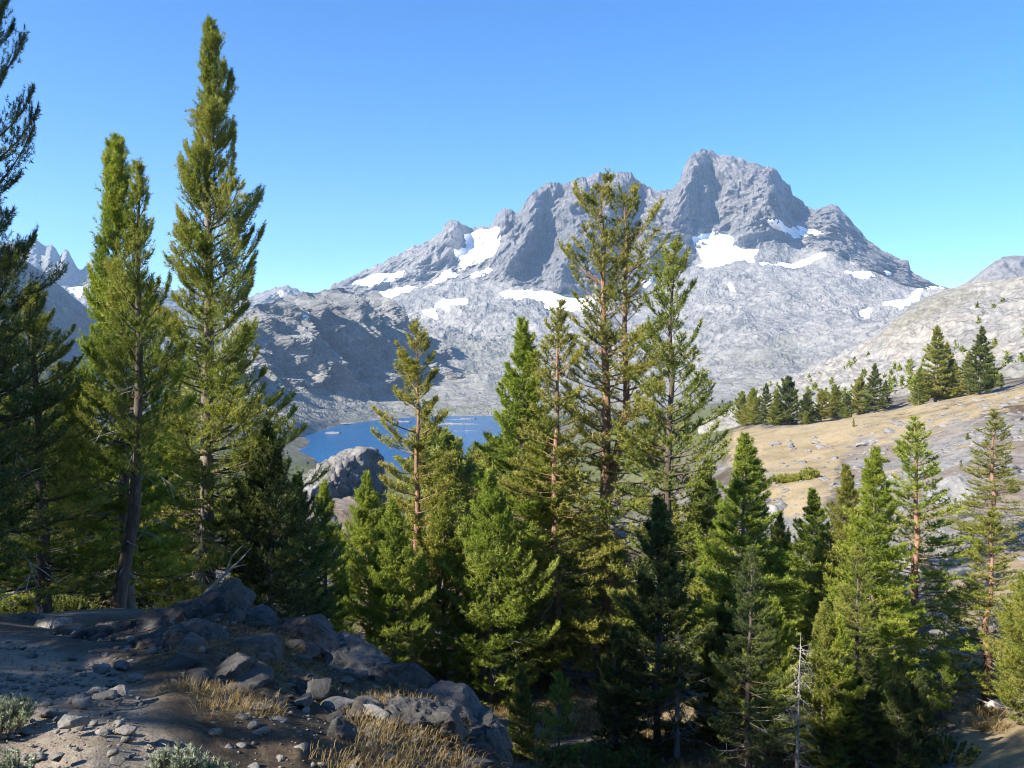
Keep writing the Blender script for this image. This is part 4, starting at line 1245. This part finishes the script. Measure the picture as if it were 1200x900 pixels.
# ------------------------------------------------------------------ rocks
def rock_np(seed, size, cuts=14, sub=4, rough=0.09, crack=0.0, wl=0.5, strike=None, lam=0.0):
    rng = np.random.RandomState(seed)
    bm = bmesh.new()
    bmesh.ops.create_icosphere(bm, subdivisions=sub, radius=1)
    v = np.array([x.co[:] for x in bm.verts])
    f = np.array([[q.index for q in p.verts] for p in bm.faces])
    bm.free()
    o = seed * 7.7
    v *= 1.22 * (1 + 0.35 * fbm(v * 1.0 + o, 1.1, 2))[:, None]
    for i in range(cuts):
        n = unit(rng.normal(size=3))
        if strike is not None:
            n = unit(n * 0.6 + np.asarray(strike) * rng.choice([-1, 1]) * rng.uniform(0.3, 1.0))
        dd = rng.uniform(0.5, 0.98)
        v -= np.maximum(0, v @ n - dd)[:, None] * n
    n = unit(v)
    v = v * np.asarray(size)
    sc = float(np.mean(size))
    dsp = fbm(v + o, wl * sc, 5, 0.6) * rough * sc
    if crack:
        dsp -= crack * sc * np.exp(-(np.abs(fbm((v + o) * np.array([1, 1, .55]), wl * sc * 0.9, 3, 0.5)) / 0.055) ** 2)
    if lam:
        st = unit(np.asarray(strike, float))
        q = (v + o) + st * ((v @ st) * 5.0)[:, None]
        dsp += lam * sc * (np.round(3 * fbm(q, wl * sc * 2.0, 2, 0.5)) / 3)
    return v + n * dsp[:, None], f


def rock(name, label, cat, loc, size, seed, mat='boulder', rot=(0, 0, 0), group=None, **kw):
    v, f = rock_np(seed, size, **kw)
    me = mesh_np(name, v, f, M[mat], True)
    o = link(name, me, None, loc, label, cat, group)
    o.rotation_euler = rot
    return o


def on(px, py, Y, lift=0.0):
    q = P(px, py, Y)
    return (float(q[0]), float(q[1]), h1(q[0], q[1]) + lift)


def atp(px, py, Y):
    q = P(px, py, Y)
    return tuple(float(c) for c in q)


rock('rock_dome', 'rounded grey furrowed rock dome standing before the lake', 'rock dome', atp(396, 596, 106), (7.0, 7.4, 6.6), 3, 'dome', cuts=5, sub=6, rough=.18, crack=.09, wl=.30)
rock('rock_bank', 'brownish red rock bank at the foot of the grey dome', 'rock bank', atp(385, 628, 99), (8.0, 5.0, 5.2), 5, 'bank', cuts=10, sub=5, rough=.16, crack=.05, wl=.4)
rock('rock_slab', 'blue grey slab below the reddish bank, half behind small pines', 'rock slab', atp(362, 640, 88), (5.0, 3.5, 3.6), 6, 'dome', cuts=12, sub=5, rough=.14, crack=.05)
rock('rock_wall', 'light grey cracked rock face under the golden meadow edge', 'rock face', atp(926, 632, 92), (4.4, 3.0, 3.9), 8, 'pale_rock', cuts=10, sub=5, rough=.14, crack=.07, strike=(.8, -.3, .4))
rock('rock_wall', 'smaller grey rock face left of the cracked one under the meadow', 'rock face', atp(896, 640, 90), (2.6, 2.2, 2.6), 9, 'pale_rock', cuts=10, sub=5, rough=.14, crack=.06)
SCREE = [(1090, 545, 92, 3.2, 'long grey ledge high on the scree slope'), (1130, 585, 78, 3.0, 'grey ledge in the middle of the scree slope'), (1060, 640, 66, 2.4, 'pale ledge behind the open crowned conifer'), (1120, 665, 58, 2.6, 'weathered grey ledge right of the open crowned conifer'),
         (1185, 560, 84, 2.8, 'grey ledge by the picture edge under the golden slope'), (1105, 735, 46, 2.0, 'shaded bluish ledge behind the log tree'), (1190, 720, 46, 2.2, 'bluish shaded boulder at the picture edge'), (1020, 520, 135, 2.0, 'low grey rib beside the lone meadow conifer')]
for i, (px, py, Y, w, lab) in enumerate(SCREE):
    rock('rock_ledge', lab, 'rock ledge', on(px, py, Y, -0.1 * w), (w * 1.6, w, w * .42), 40 + i, 'pale_rock' if i not in (5, 6) else 'boulder', (0.1, -.15, i * .9), 'ledges of the scree slope', cuts=14, sub=5, rough=.2, crack=.06)
rng = np.random.RandomState(17)
SV, SF, o = [], [], 0
for i in range(1000):                                   # loose scree nobody could count
    px, Y = rng.uniform(880, 1260), rng.uniform(40, 150)
    x, y, z = (px - 600) / F * Y, Y, 0
    w = (.08 + .45 * rng.rand() ** 3) * (0.5 + Y / 90)
    v, f = rock_np(i % 12 + 100, (w, w * .8, w * .45), sub=2, cuts=10)
    a = rng.uniform(0, 6.28)
    R = np.array([[math.cos(a), -math.sin(a), 0], [math.sin(a), math.cos(a), 0], [0, 0, 1]])
    SV.append((v @ R.T, x, y))
    SF.append(f + o)
    o += len(v)
zz = height(np.array([q[1] for q in SV]), np.array([q[2] for q in SV]))
me = mesh_np('loose_scree', np.concatenate([q[0] + np.array([q[1], q[2], h + .02]) for q, h in zip(SV, zz)]), np.concatenate(SF), M['dome'])
link('loose_scree', me, None, label='loose grey scree strewn over the slope below the meadow', cat='scree', kind='stuff')

# foreground rise: bedrock slabs and boulders
RISE = [
    (252, 712, 6.9, (.50, .42, .42), 'dark knob of rock topping the rise', 'outcrop'), (292, 722, 6.9, (.52, .40, .34), 'blocky bluish rock just right of the topmost knob', 'boulder'), (222, 722, 7.1, (.46, .40, .30), 'low dark rock just left of the topmost knob', 'outcrop'),
    (335, 735, 6.9, (.55, .42, .34), 'flat topped rock between the topmost knob and the big slab', 'outcrop'), (405, 762, 6.7, (.80, .55, .50), 'big pale streaked slab on the falling crest', 'boulder'), (452, 795, 6.5, (.72, .55, .42), 'split slab below the big pale streaked slab', 'outcrop'),
    (505, 832, 6.2, (.75, .52, .36), 'long tilted slab low on the rise edge', 'boulder'), (548, 872, 6.0, (.62, .55, .36), 'lowest slab of the rise dropping into the dark valley', 'outcrop'), (228, 785, 5.9, (.46, .40, .42), 'smooth bluish boulder face under the topmost knob', 'boulder'),
    (290, 800, 5.9, (.55, .45, .32), 'dark rock ledge in the middle of the rise', 'outcrop'), (180, 768, 6.3, (.40, .34, .24), 'dark angular rock above the golden grass', 'outcrop'), (140, 748, 7.2, (.48, .36, .20), 'flat dark rock at the foot of the leaning trunk', 'outcrop'),
    (62, 738, 8.6, (.40, .3, .22), 'sunlit pale rock on the trail bend', 'stone'), (25, 738, 9.0, (.42, .3, .2), 'grey rock by the edge of the trail bend', 'boulder'), (85, 757, 7.2, (.26, .18, .10), 'small sunlit flat rock above the trail', 'stone'),
    (350, 812, 5.5, (.34, .3, .2), 'grey stone set in dry grass below the ledge', 'boulder'), (392, 842, 5.2, (.26, .22, .16), 'small bluish stone right of the dry grass', 'stone'), (437, 862, 5.1, (.20, .18, .12), 'small pale blue stone low on the slope', 'stone'),
    (470, 880, 5.2, (.50, .42, .26), 'dark rock near the bottom of the rise', 'outcrop'), (402, 893, 4.3, (.18, .15, .16), 'dark stub of rock at the bottom edge', 'outcrop'), (300, 862, 4.5, (.28, .10, .05), 'flat pale stone lying in the golden grass', 'stone'),
    (143, 787, 5.2, (.16, .13, .09), 'small grey rock above the trail edge', 'stone'), (118, 797, 5.0, (.15, .12, .08), 'small grey rock beside the upper trail edge', 'stone'), (158, 806, 4.8, (.12, .10, .06), 'little stone under the small grey rocks', 'stone'),
    (82, 868, 3.35, (.13, .10, .07), 'wedge shaped stone in the middle of the trail', 'stone'), (150, 872, 3.35, (.10, .08, .05), 'lumpy grey stone on the trail edge', 'stone'), (120, 878, 3.25, (.07, .05, .035), 'little brown stone right of the trail wedge stone', 'stone'),
    (66, 893, 3.05, (.07, .05, .035), 'little stone below the trail wedge stone', 'stone'), (138, 900, 3.0, (.08, .06, .045), 'dark little stone at the bottom of the trail', 'stone'), (252, 866, 3.75, (.09, .07, .05), 'pale little stone above the sage at the grass edge', 'stone'),
    (128, 835, 3.9, (.13, .10, .05), 'flat stone at the shaded trail edge', 'stone'), (140, 825, 4.1, (.15, .11, .06), 'sunlit rubble stone at the trail edge', 'stone'), (112, 830, 4.0, (.09, .07, .04), 'small rubble stone on the trail side', 'stone'),
]
for i, (px, py, Y, sz, lab, mt) in enumerate(RISE):
    big = sz[0] > .3
    if mt == 'boulder' and i > 10:
        mt = 'outcrop'
    k0 = .78 if big else .55
    sz = tuple(c * k0 for c in sz)
    lo = on(px, py, Y, -sz[2] * 0.22 if big else sz[2] * .3)
    rock('boulder' if big else 'stone', lab, 'rock' if big else 'stone', lo, sz, 60 + i, mt, (0, -.12 if big else 0, (i * .7) % .9 - .4), 'rocks of the trail rise', cuts=34, sub=6 if big else 4, rough=.12, crack=.05 if big else 0.01,
         strike=(.55, -.3, .75) if big else None, lam=.09 if big else 0, wl=.4)

# broken rubble wedged between the slabs
RV, RF, o = [], [], 0
xs, ys = [], []
rg_ = np.random.RandomState(77)
while len(xs) < 330:
    px, Y = rg_.uniform(60, 600), rg_.uniform(4.6, 8.2)
    x = (px - 600) / F * Y * 1.02
    if dist_line(np.array([x]), np.array([Y]), TRAIL)[0] < .75:
        continue
    w = .02 + .13 * rg_.rand() ** 4
    v, f = rock_np(len(xs) % 20 + 400, (w * 1.3, w, w * .7), sub=3, cuts=14, rough=.2)
    t = rg_.uniform(0, 6.28)
    R = np.array([[math.cos(t), -math.sin(t), 0], [math.sin(t), math.cos(t), 0], [0, 0, 1]])
    RV.append(v @ R.T)
    RF.append(f + o)
    o += len(v)
    xs.append(x)
    ys.append(Y)
zz = height(np.array(xs), np.array(ys))
me = mesh_np('rubble', np.concatenate([q + np.array([x, y, z + .01]) for q, x, y, z in zip(RV, xs, ys, zz)]), np.concatenate(RF), M['outcrop'])
link('rubble', me, None, label='broken grey rubble wedged between the slabs of the rise', cat='rubble', kind='stuff')

GV, GF, o = [], [], 0
xs, ys = [], []
for i in range(4200):
    a = rng.uniform(0, 1)
    if i < 1500:
        Y = 2.6 + 6.5 * rng.rand() ** 1.6
        x = np.interp(Y, TRAIL[:, 1], TRAIL[:, 0]) + rng.normal(0, .55)
        w = 0.005 + 0.022 * rng.rand() ** 5
    else:
        Y = rng.uniform(3.3, 8.0)
        x = rng.uniform(-4.2, 0.2)
        w = 0.005 + 0.03 * rng.rand() ** 5
    v, f = rock_np(i % 14 + 200, (w * 1.2, w, w * .6), sub=1 if w < .02 else 2, cuts=8)
    t = rng.uniform(0, 6.28)
    R = np.array([[math.cos(t), -math.sin(t), 0], [math.sin(t), math.cos(t), 0], [0, 0, 1]])
    GV.append(v @ R.T)
    GF.append(f + o)
    o += len(v)
    xs.append(x)
    ys.append(Y)
zz = height(np.array(xs), np.array(ys))
zz -= 0.05 * (1 - sstep(.35, .8, dist_line(np.array(xs), np.array(ys), TRAIL)))
me = mesh_np('gravel', np.concatenate([q + np.array([x, y, z + .004]) for q, x, y, z in zip(GV, xs, ys, zz)]), np.concatenate(GF), M['stone'])
link('gravel', me, None, label='gravel and stone chips scattered along the dusty trail', cat='gravel', kind='stuff')

# islets and shore spits
ISL = [(462, 494, (38, 9, 3.0), 'small pale islet left of the bare masted pine'), (530, 497, (62, 9, 3.0), 'long pale islet right of the bare masted pine'), (548, 505, (30, 6, 2.2), 'low pale islet nearest the forest'), (402, 497, (22, 12, 2.5), 'sandy spit on the near left lake shore'),
       (392, 507, (16, 14, 2.5), 'pale rocks on the lake shore above the grey dome'), (545, 491, (40, 8, 3.0), 'dark rocky islet close to the far shore')]
for i, (px, py, sz, lab) in enumerate(ISL):
    Y = LZ / float(slope_of(py))
    q = P(px, py, Y)
    rock('islet', lab, 'islet', (float(q[0]), float(q[1]), LZ - .6), tuple(np.array(sz) * (.8, 1, .8)), 300 + i, 'dome', (0, 0, -.12 + .1 * i), 'islets and spits of the lake', cuts=5, sub=5, rough=.25, wl=.7)


# ------------------------------------------------------------------ dead wood
TREES['snag'] = make_tree(31, 7, [(0, .05), (.4, .10), (.8, .06), (1, .02)], cb=.68, r0=.12, whorl=9, per=0, drop=1, dead=110, bark_m='wood_dead', dead_low=.2)
tm, cm, H0 = TREES['snag']
bpy.data.meshes.remove(cm)
TREES['snag'] = (tm, None, H0)
stand('snag', 934, 740, 24.5, 'bleached bare snag with drooping dead twigs left of the right hand clump', 'dead tree', 'dead_tree', 'dead trees', wide=.75)
stand('snag', 793, 735, 30, 'leafless grey tree with fanned twigs left of the near dark conifer', 'dead tree', 'dead_tree', 'dead trees', rot=2, wide=1.4)
stand('snag', 1186, 735, 37, 'spreading leafless tree by the picture edge behind the log', 'dead tree', 'dead_tree', 'dead trees', rot=4, wide=1.6)
stand('snag', 238, 610, 21, 'pale cluster of dead limbs at the foot of the tallest pine', 'dead tree', 'dead_tree', 'dead trees', rot=1, wide=2.2)


def stick(name, label, cat, pts, rad, mat, branches=()):
    paths = [(np.array(pts, float), np.array(rad, float), 10)]
    for bp, br in branches:
        paths.append((np.array(bp, float), np.array(br, float), 6))
    V, Q = tubes(paths)
    o = Vector(pts[0])
    return link(name, mesh_np(name, V - np.array(pts[0]), Q, M[mat]), None, o, label, cat)


a, b = np.array(on(1152, 832, 34)), np.array(on(1235, 842, 33))
ln = [a + (b - a) * t + np.array([0, 0, .2 + .03 * math.sin(9 * t)]) for t in np.linspace(0, 1, 9)]
stick('fallen_log', 'bleached fallen log lying on dry grass beside the forked pine', 'log', ln, [.05, .2, .24, .25, .26, .27, .28, .29, .3], 'wood_dead',
      [([ln[3], ln[3] + np.array([-.2, -.3, .5])], [.06, .015]), ([ln[1], ln[1] + np.array([-.6, .1, .25])], [.07, .02]), ([ln[5], ln[5] + np.array([.1, -.4, .6])], [.05, .01])])
a = np.array(on(622, 838, 33.5))
stick('broken_stump', 'short white broken stump alone in the shaded clearing', 'stump', [a - np.array([0, 0, .2]), a + np.array([.03, 0, .3]), a + np.array([-.03, 0, .7]), a + np.array([-.06, 0, 1.05])], [.17, .13, .11, .03], 'wood_dead',
      [([a + np.array([-.02, 0, .6]), a + np.array([-.35, -.1, .95])], [.05, .01]), ([a + np.array([0, 0, .4]), a + np.array([.28, -.1, .75])], [.04, .01])])
a = np.array(atp(248, 688, 12))
d = np.array(atp(288, 650, 12)) - a
stick('dead_branch', 'white forked dead branch sticking up behind the topmost knob', 'branch', [a - d * .5, a, a + d * .5, a + d], [.03, .026, .02, .008], 'wood_dead',
      [([a + d * .4, a + d * .5 + np.array([.05, 0, .22]), a + d * .7 + np.array([.12, 0, .3])], [.014, .01, .004]), ([a + d * .6, a + d * .75 + np.array([.15, 0, -.02])], [.012, .004]), ([a + d * .75, a + d + np.array([.1, 0, .12])], [.01, .003]),
       ([a + d * .2, a + d * .35 + np.array([.14, 0, -.06])], [.012, .004])])

# ------------------------------------------------------------------ low plants
def blades(pts, n, h, spread, w, rng, lean=0.5):
    """n blades at each point -> verts, tris, tints (bent two-segment blades)"""
    B = np.repeat(np.asarray(pts, float), n, axis=0)
    m = len(B)
    a = rng.uniform(0, 6.28, m)
    rd = np.stack([np.cos(a), np.sin(a), 0 * a], -1)
    B = B + rd * (rng.rand(m) ** .7 * spread)[:, None]
    hh = (h * rng.uniform(.45, 1.1, m))[:, None]
    ln = rng.uniform(.1, 1, m)[:, None] * lean
    mid = B + np.array([0, 0, 1.0]) * hh * .6 + rd * hh * ln * .35
    tip = B + np.array([0, 0, 1.0]) * hh * (1 - .35 * ln) + rd * hh * ln
    sd = np.stack([-np.sin(a + rng.uniform(-1, 1, m)), np.cos(a), 0 * a], -1) * w * .5
    V = np.stack([B - sd, B + sd, mid - sd * .8, mid + sd * .8, tip], 1).reshape(-1, 3)
    k0 = np.arange(m)[:, None] * 5
    T = np.concatenate([k0 + [0, 1, 3], k0 + [0, 3, 2], k0 + [2, 3, 4]])
    return V, T, np.repeat(np.clip(rng.normal(.5, .25, m), 0, 1), 5)


pts = []
while len(pts) < 760:
    x, y = rng.uniform(-2.4, 0.6), rng.uniform(3.3, 6.8)
    if dist_line(np.array([x]), np.array([y]), TRAIL)[0] > .55 and perlin(np.array([x * 1.1 + 9, y * 1.1, 0])) > -.12:
        pts.append((x, y))
pts = np.array(pts)
g = np.concatenate([pts, height(pts[:, 0], pts[:, 1])[:, None] - .01], 1)
V, T, ti = blades(g, 36, .06, .16, .0032, rng, 1.9)
link('dry_grass', mesh_np('dry_grass', V, T, M['gold_blade'], False, None, {'tint': ti}), None, label='tufts of golden dry grass on the slope beside the trail', cat='grass', kind='stuff')
pts = np.stack([rng.uniform(-3, 26, 2600), rng.uniform(24, 46, 2600)], -1)
kp = perlin(np.concatenate([pts / 5, 0 * pts[:, :1]], 1)) > -.05
pts = pts[kp]
g = np.concatenate([pts, height(pts[:, 0], pts[:, 1])[:, None] - .02], 1)
V, T, ti = blades(g, 26, .34, .3, .02, rng, 1.0)
link('valley_grass', mesh_np('valley_grass', V, T, M['gold_blade'], False, None, {'tint': ti}), None, label='dry grass growing in patches over the shaded valley floor', cat='grass', kind='stuff')


def shrub(name, label, cat, loc, r, h, n, mat, group, L, Wd, K=10, up=0.75):
    """stems rising from a crown, leaf tufts along their upper part"""
    rs = np.random.RandomState(abs(hash(label)) % 100000 if False else sum(map(ord, label)))
    paths, B, D, T = [], [], [], []
    for i in range(n):
        a = rs.uniform(0, 6.28)
        q = rs.rand() ** .6
        tip = np.array([math.cos(a) * r * q, math.sin(a) * r * q, h * (1 - .45 * q) * rs.uniform(.6, 1.1)])
        st = np.array([math.cos(a) * r * q * .55, math.sin(a) * r * q * .55, 0])
        s = np.linspace(0, 1, 5)[:, None]
        pt = st + (tip - st) * s + np.array([math.cos(a), math.sin(a), 0]) * (s * (1 - s)) * r * .2
        paths.append((pt, np.linspace(.006, .002, 5) * max(1, h), 4))
        m = 9
        f = rs.uniform(.3, 1, m)
        B.append(np.stack([np.interp(f, s[:, 0], pt[:, j]) for j in range(3)], -1))
        D.append(np.tile(unit(tip - st + np.array([0, 0, up * h])), (m, 1)))
        T.append(np.clip(.3 + .5 * f + rs.normal(0, .12, m), 0, 1))
    e = empty(name, loc, label, cat, group)
    V, Q = tubes(paths)
    link('stem', mesh_np('stem', V, Q, M['bark_grey']), e)
    link('foliage', needle_mesh('foliage', rs, np.concatenate(B), np.concatenate(D), np.concatenate(T), L, Wd, K, M[mat]), e)
    return e


for px, py, Y, r, h, lab in [(-5, 895, 2.85, .15, .20, 'pale sagebrush clump at the corner beside the trail'), (22, 925, 2.65, .13, .15, 'low pale sagebrush hugging the trail edge at the corner'), (2, 835, 3.5, .15, .14, 'olive green sagebrush above the pale corner clump'),
                             (205, 912, 3.0, .12, .17, 'tall tipped pale sagebrush right of the trail bottom'), (238, 908, 3.1, .15, .16, 'widest pale sagebrush below the golden grass'), (280, 914, 3.1, .10, .12, 'small sagebrush at the end of the pale row'),
                             (345, 915, 3.1, .10, .13, 'lone sagebrush tips at the bottom edge under the slope')]:
    shrub('sagebrush', lab, 'sagebrush', on(px, py, Y, -.02), r, h, 90, 'sage', 'sagebrush beside the trail', .022, .005, 10, 1.6)
for px, py, Y, r, h, lab in [(690, 890, 27, 1.1, .9, 'light green shrub below the scrawny young pine'), (650, 900, 26, .9, .7, 'leafy shrub left of the scrawny young pine foot'), (740, 880, 28, 1.2, .8, 'dusky shrub between the scrawny pine and near dark conifer'),
                             (1110, 880, 27, 1.2, 1.0, 'green shrub by the dry grass at the bottom'), (1060, 890, 26, 1.1, .9, 'dark shrub under the young bright pine'), (920, 575, 108, 2.0, 1.3, 'dark juniper shrub in the golden meadow'),
                             (948, 572, 108, 1.4, 1.7, 'upright juniper shrub beside the dark meadow juniper'), (938, 578, 106, 1.6, 1.0, 'low juniper between the two meadow junipers'), (30, 715, 20, .9, .8, 'sunlit shrub behind the trail bend'), (75, 712, 21, .9, .9, 'bright shrub under the dusky pines'),
                             (1030, 540, 118, 1.4, .8, 'grey green shrub on the scree edge'), (1140, 610, 66, 1.3, .8, 'yellow green shrub among the scree ledges')]:
    shrub('shrub', lab, 'shrub', on(px, py, Y, -.05), r, h, 90, 'green_leaf' if Y < 60 or py > 600 else 'needle', 'shrubs', .05 + Y * .0022, .014 + Y * .0007, 9)
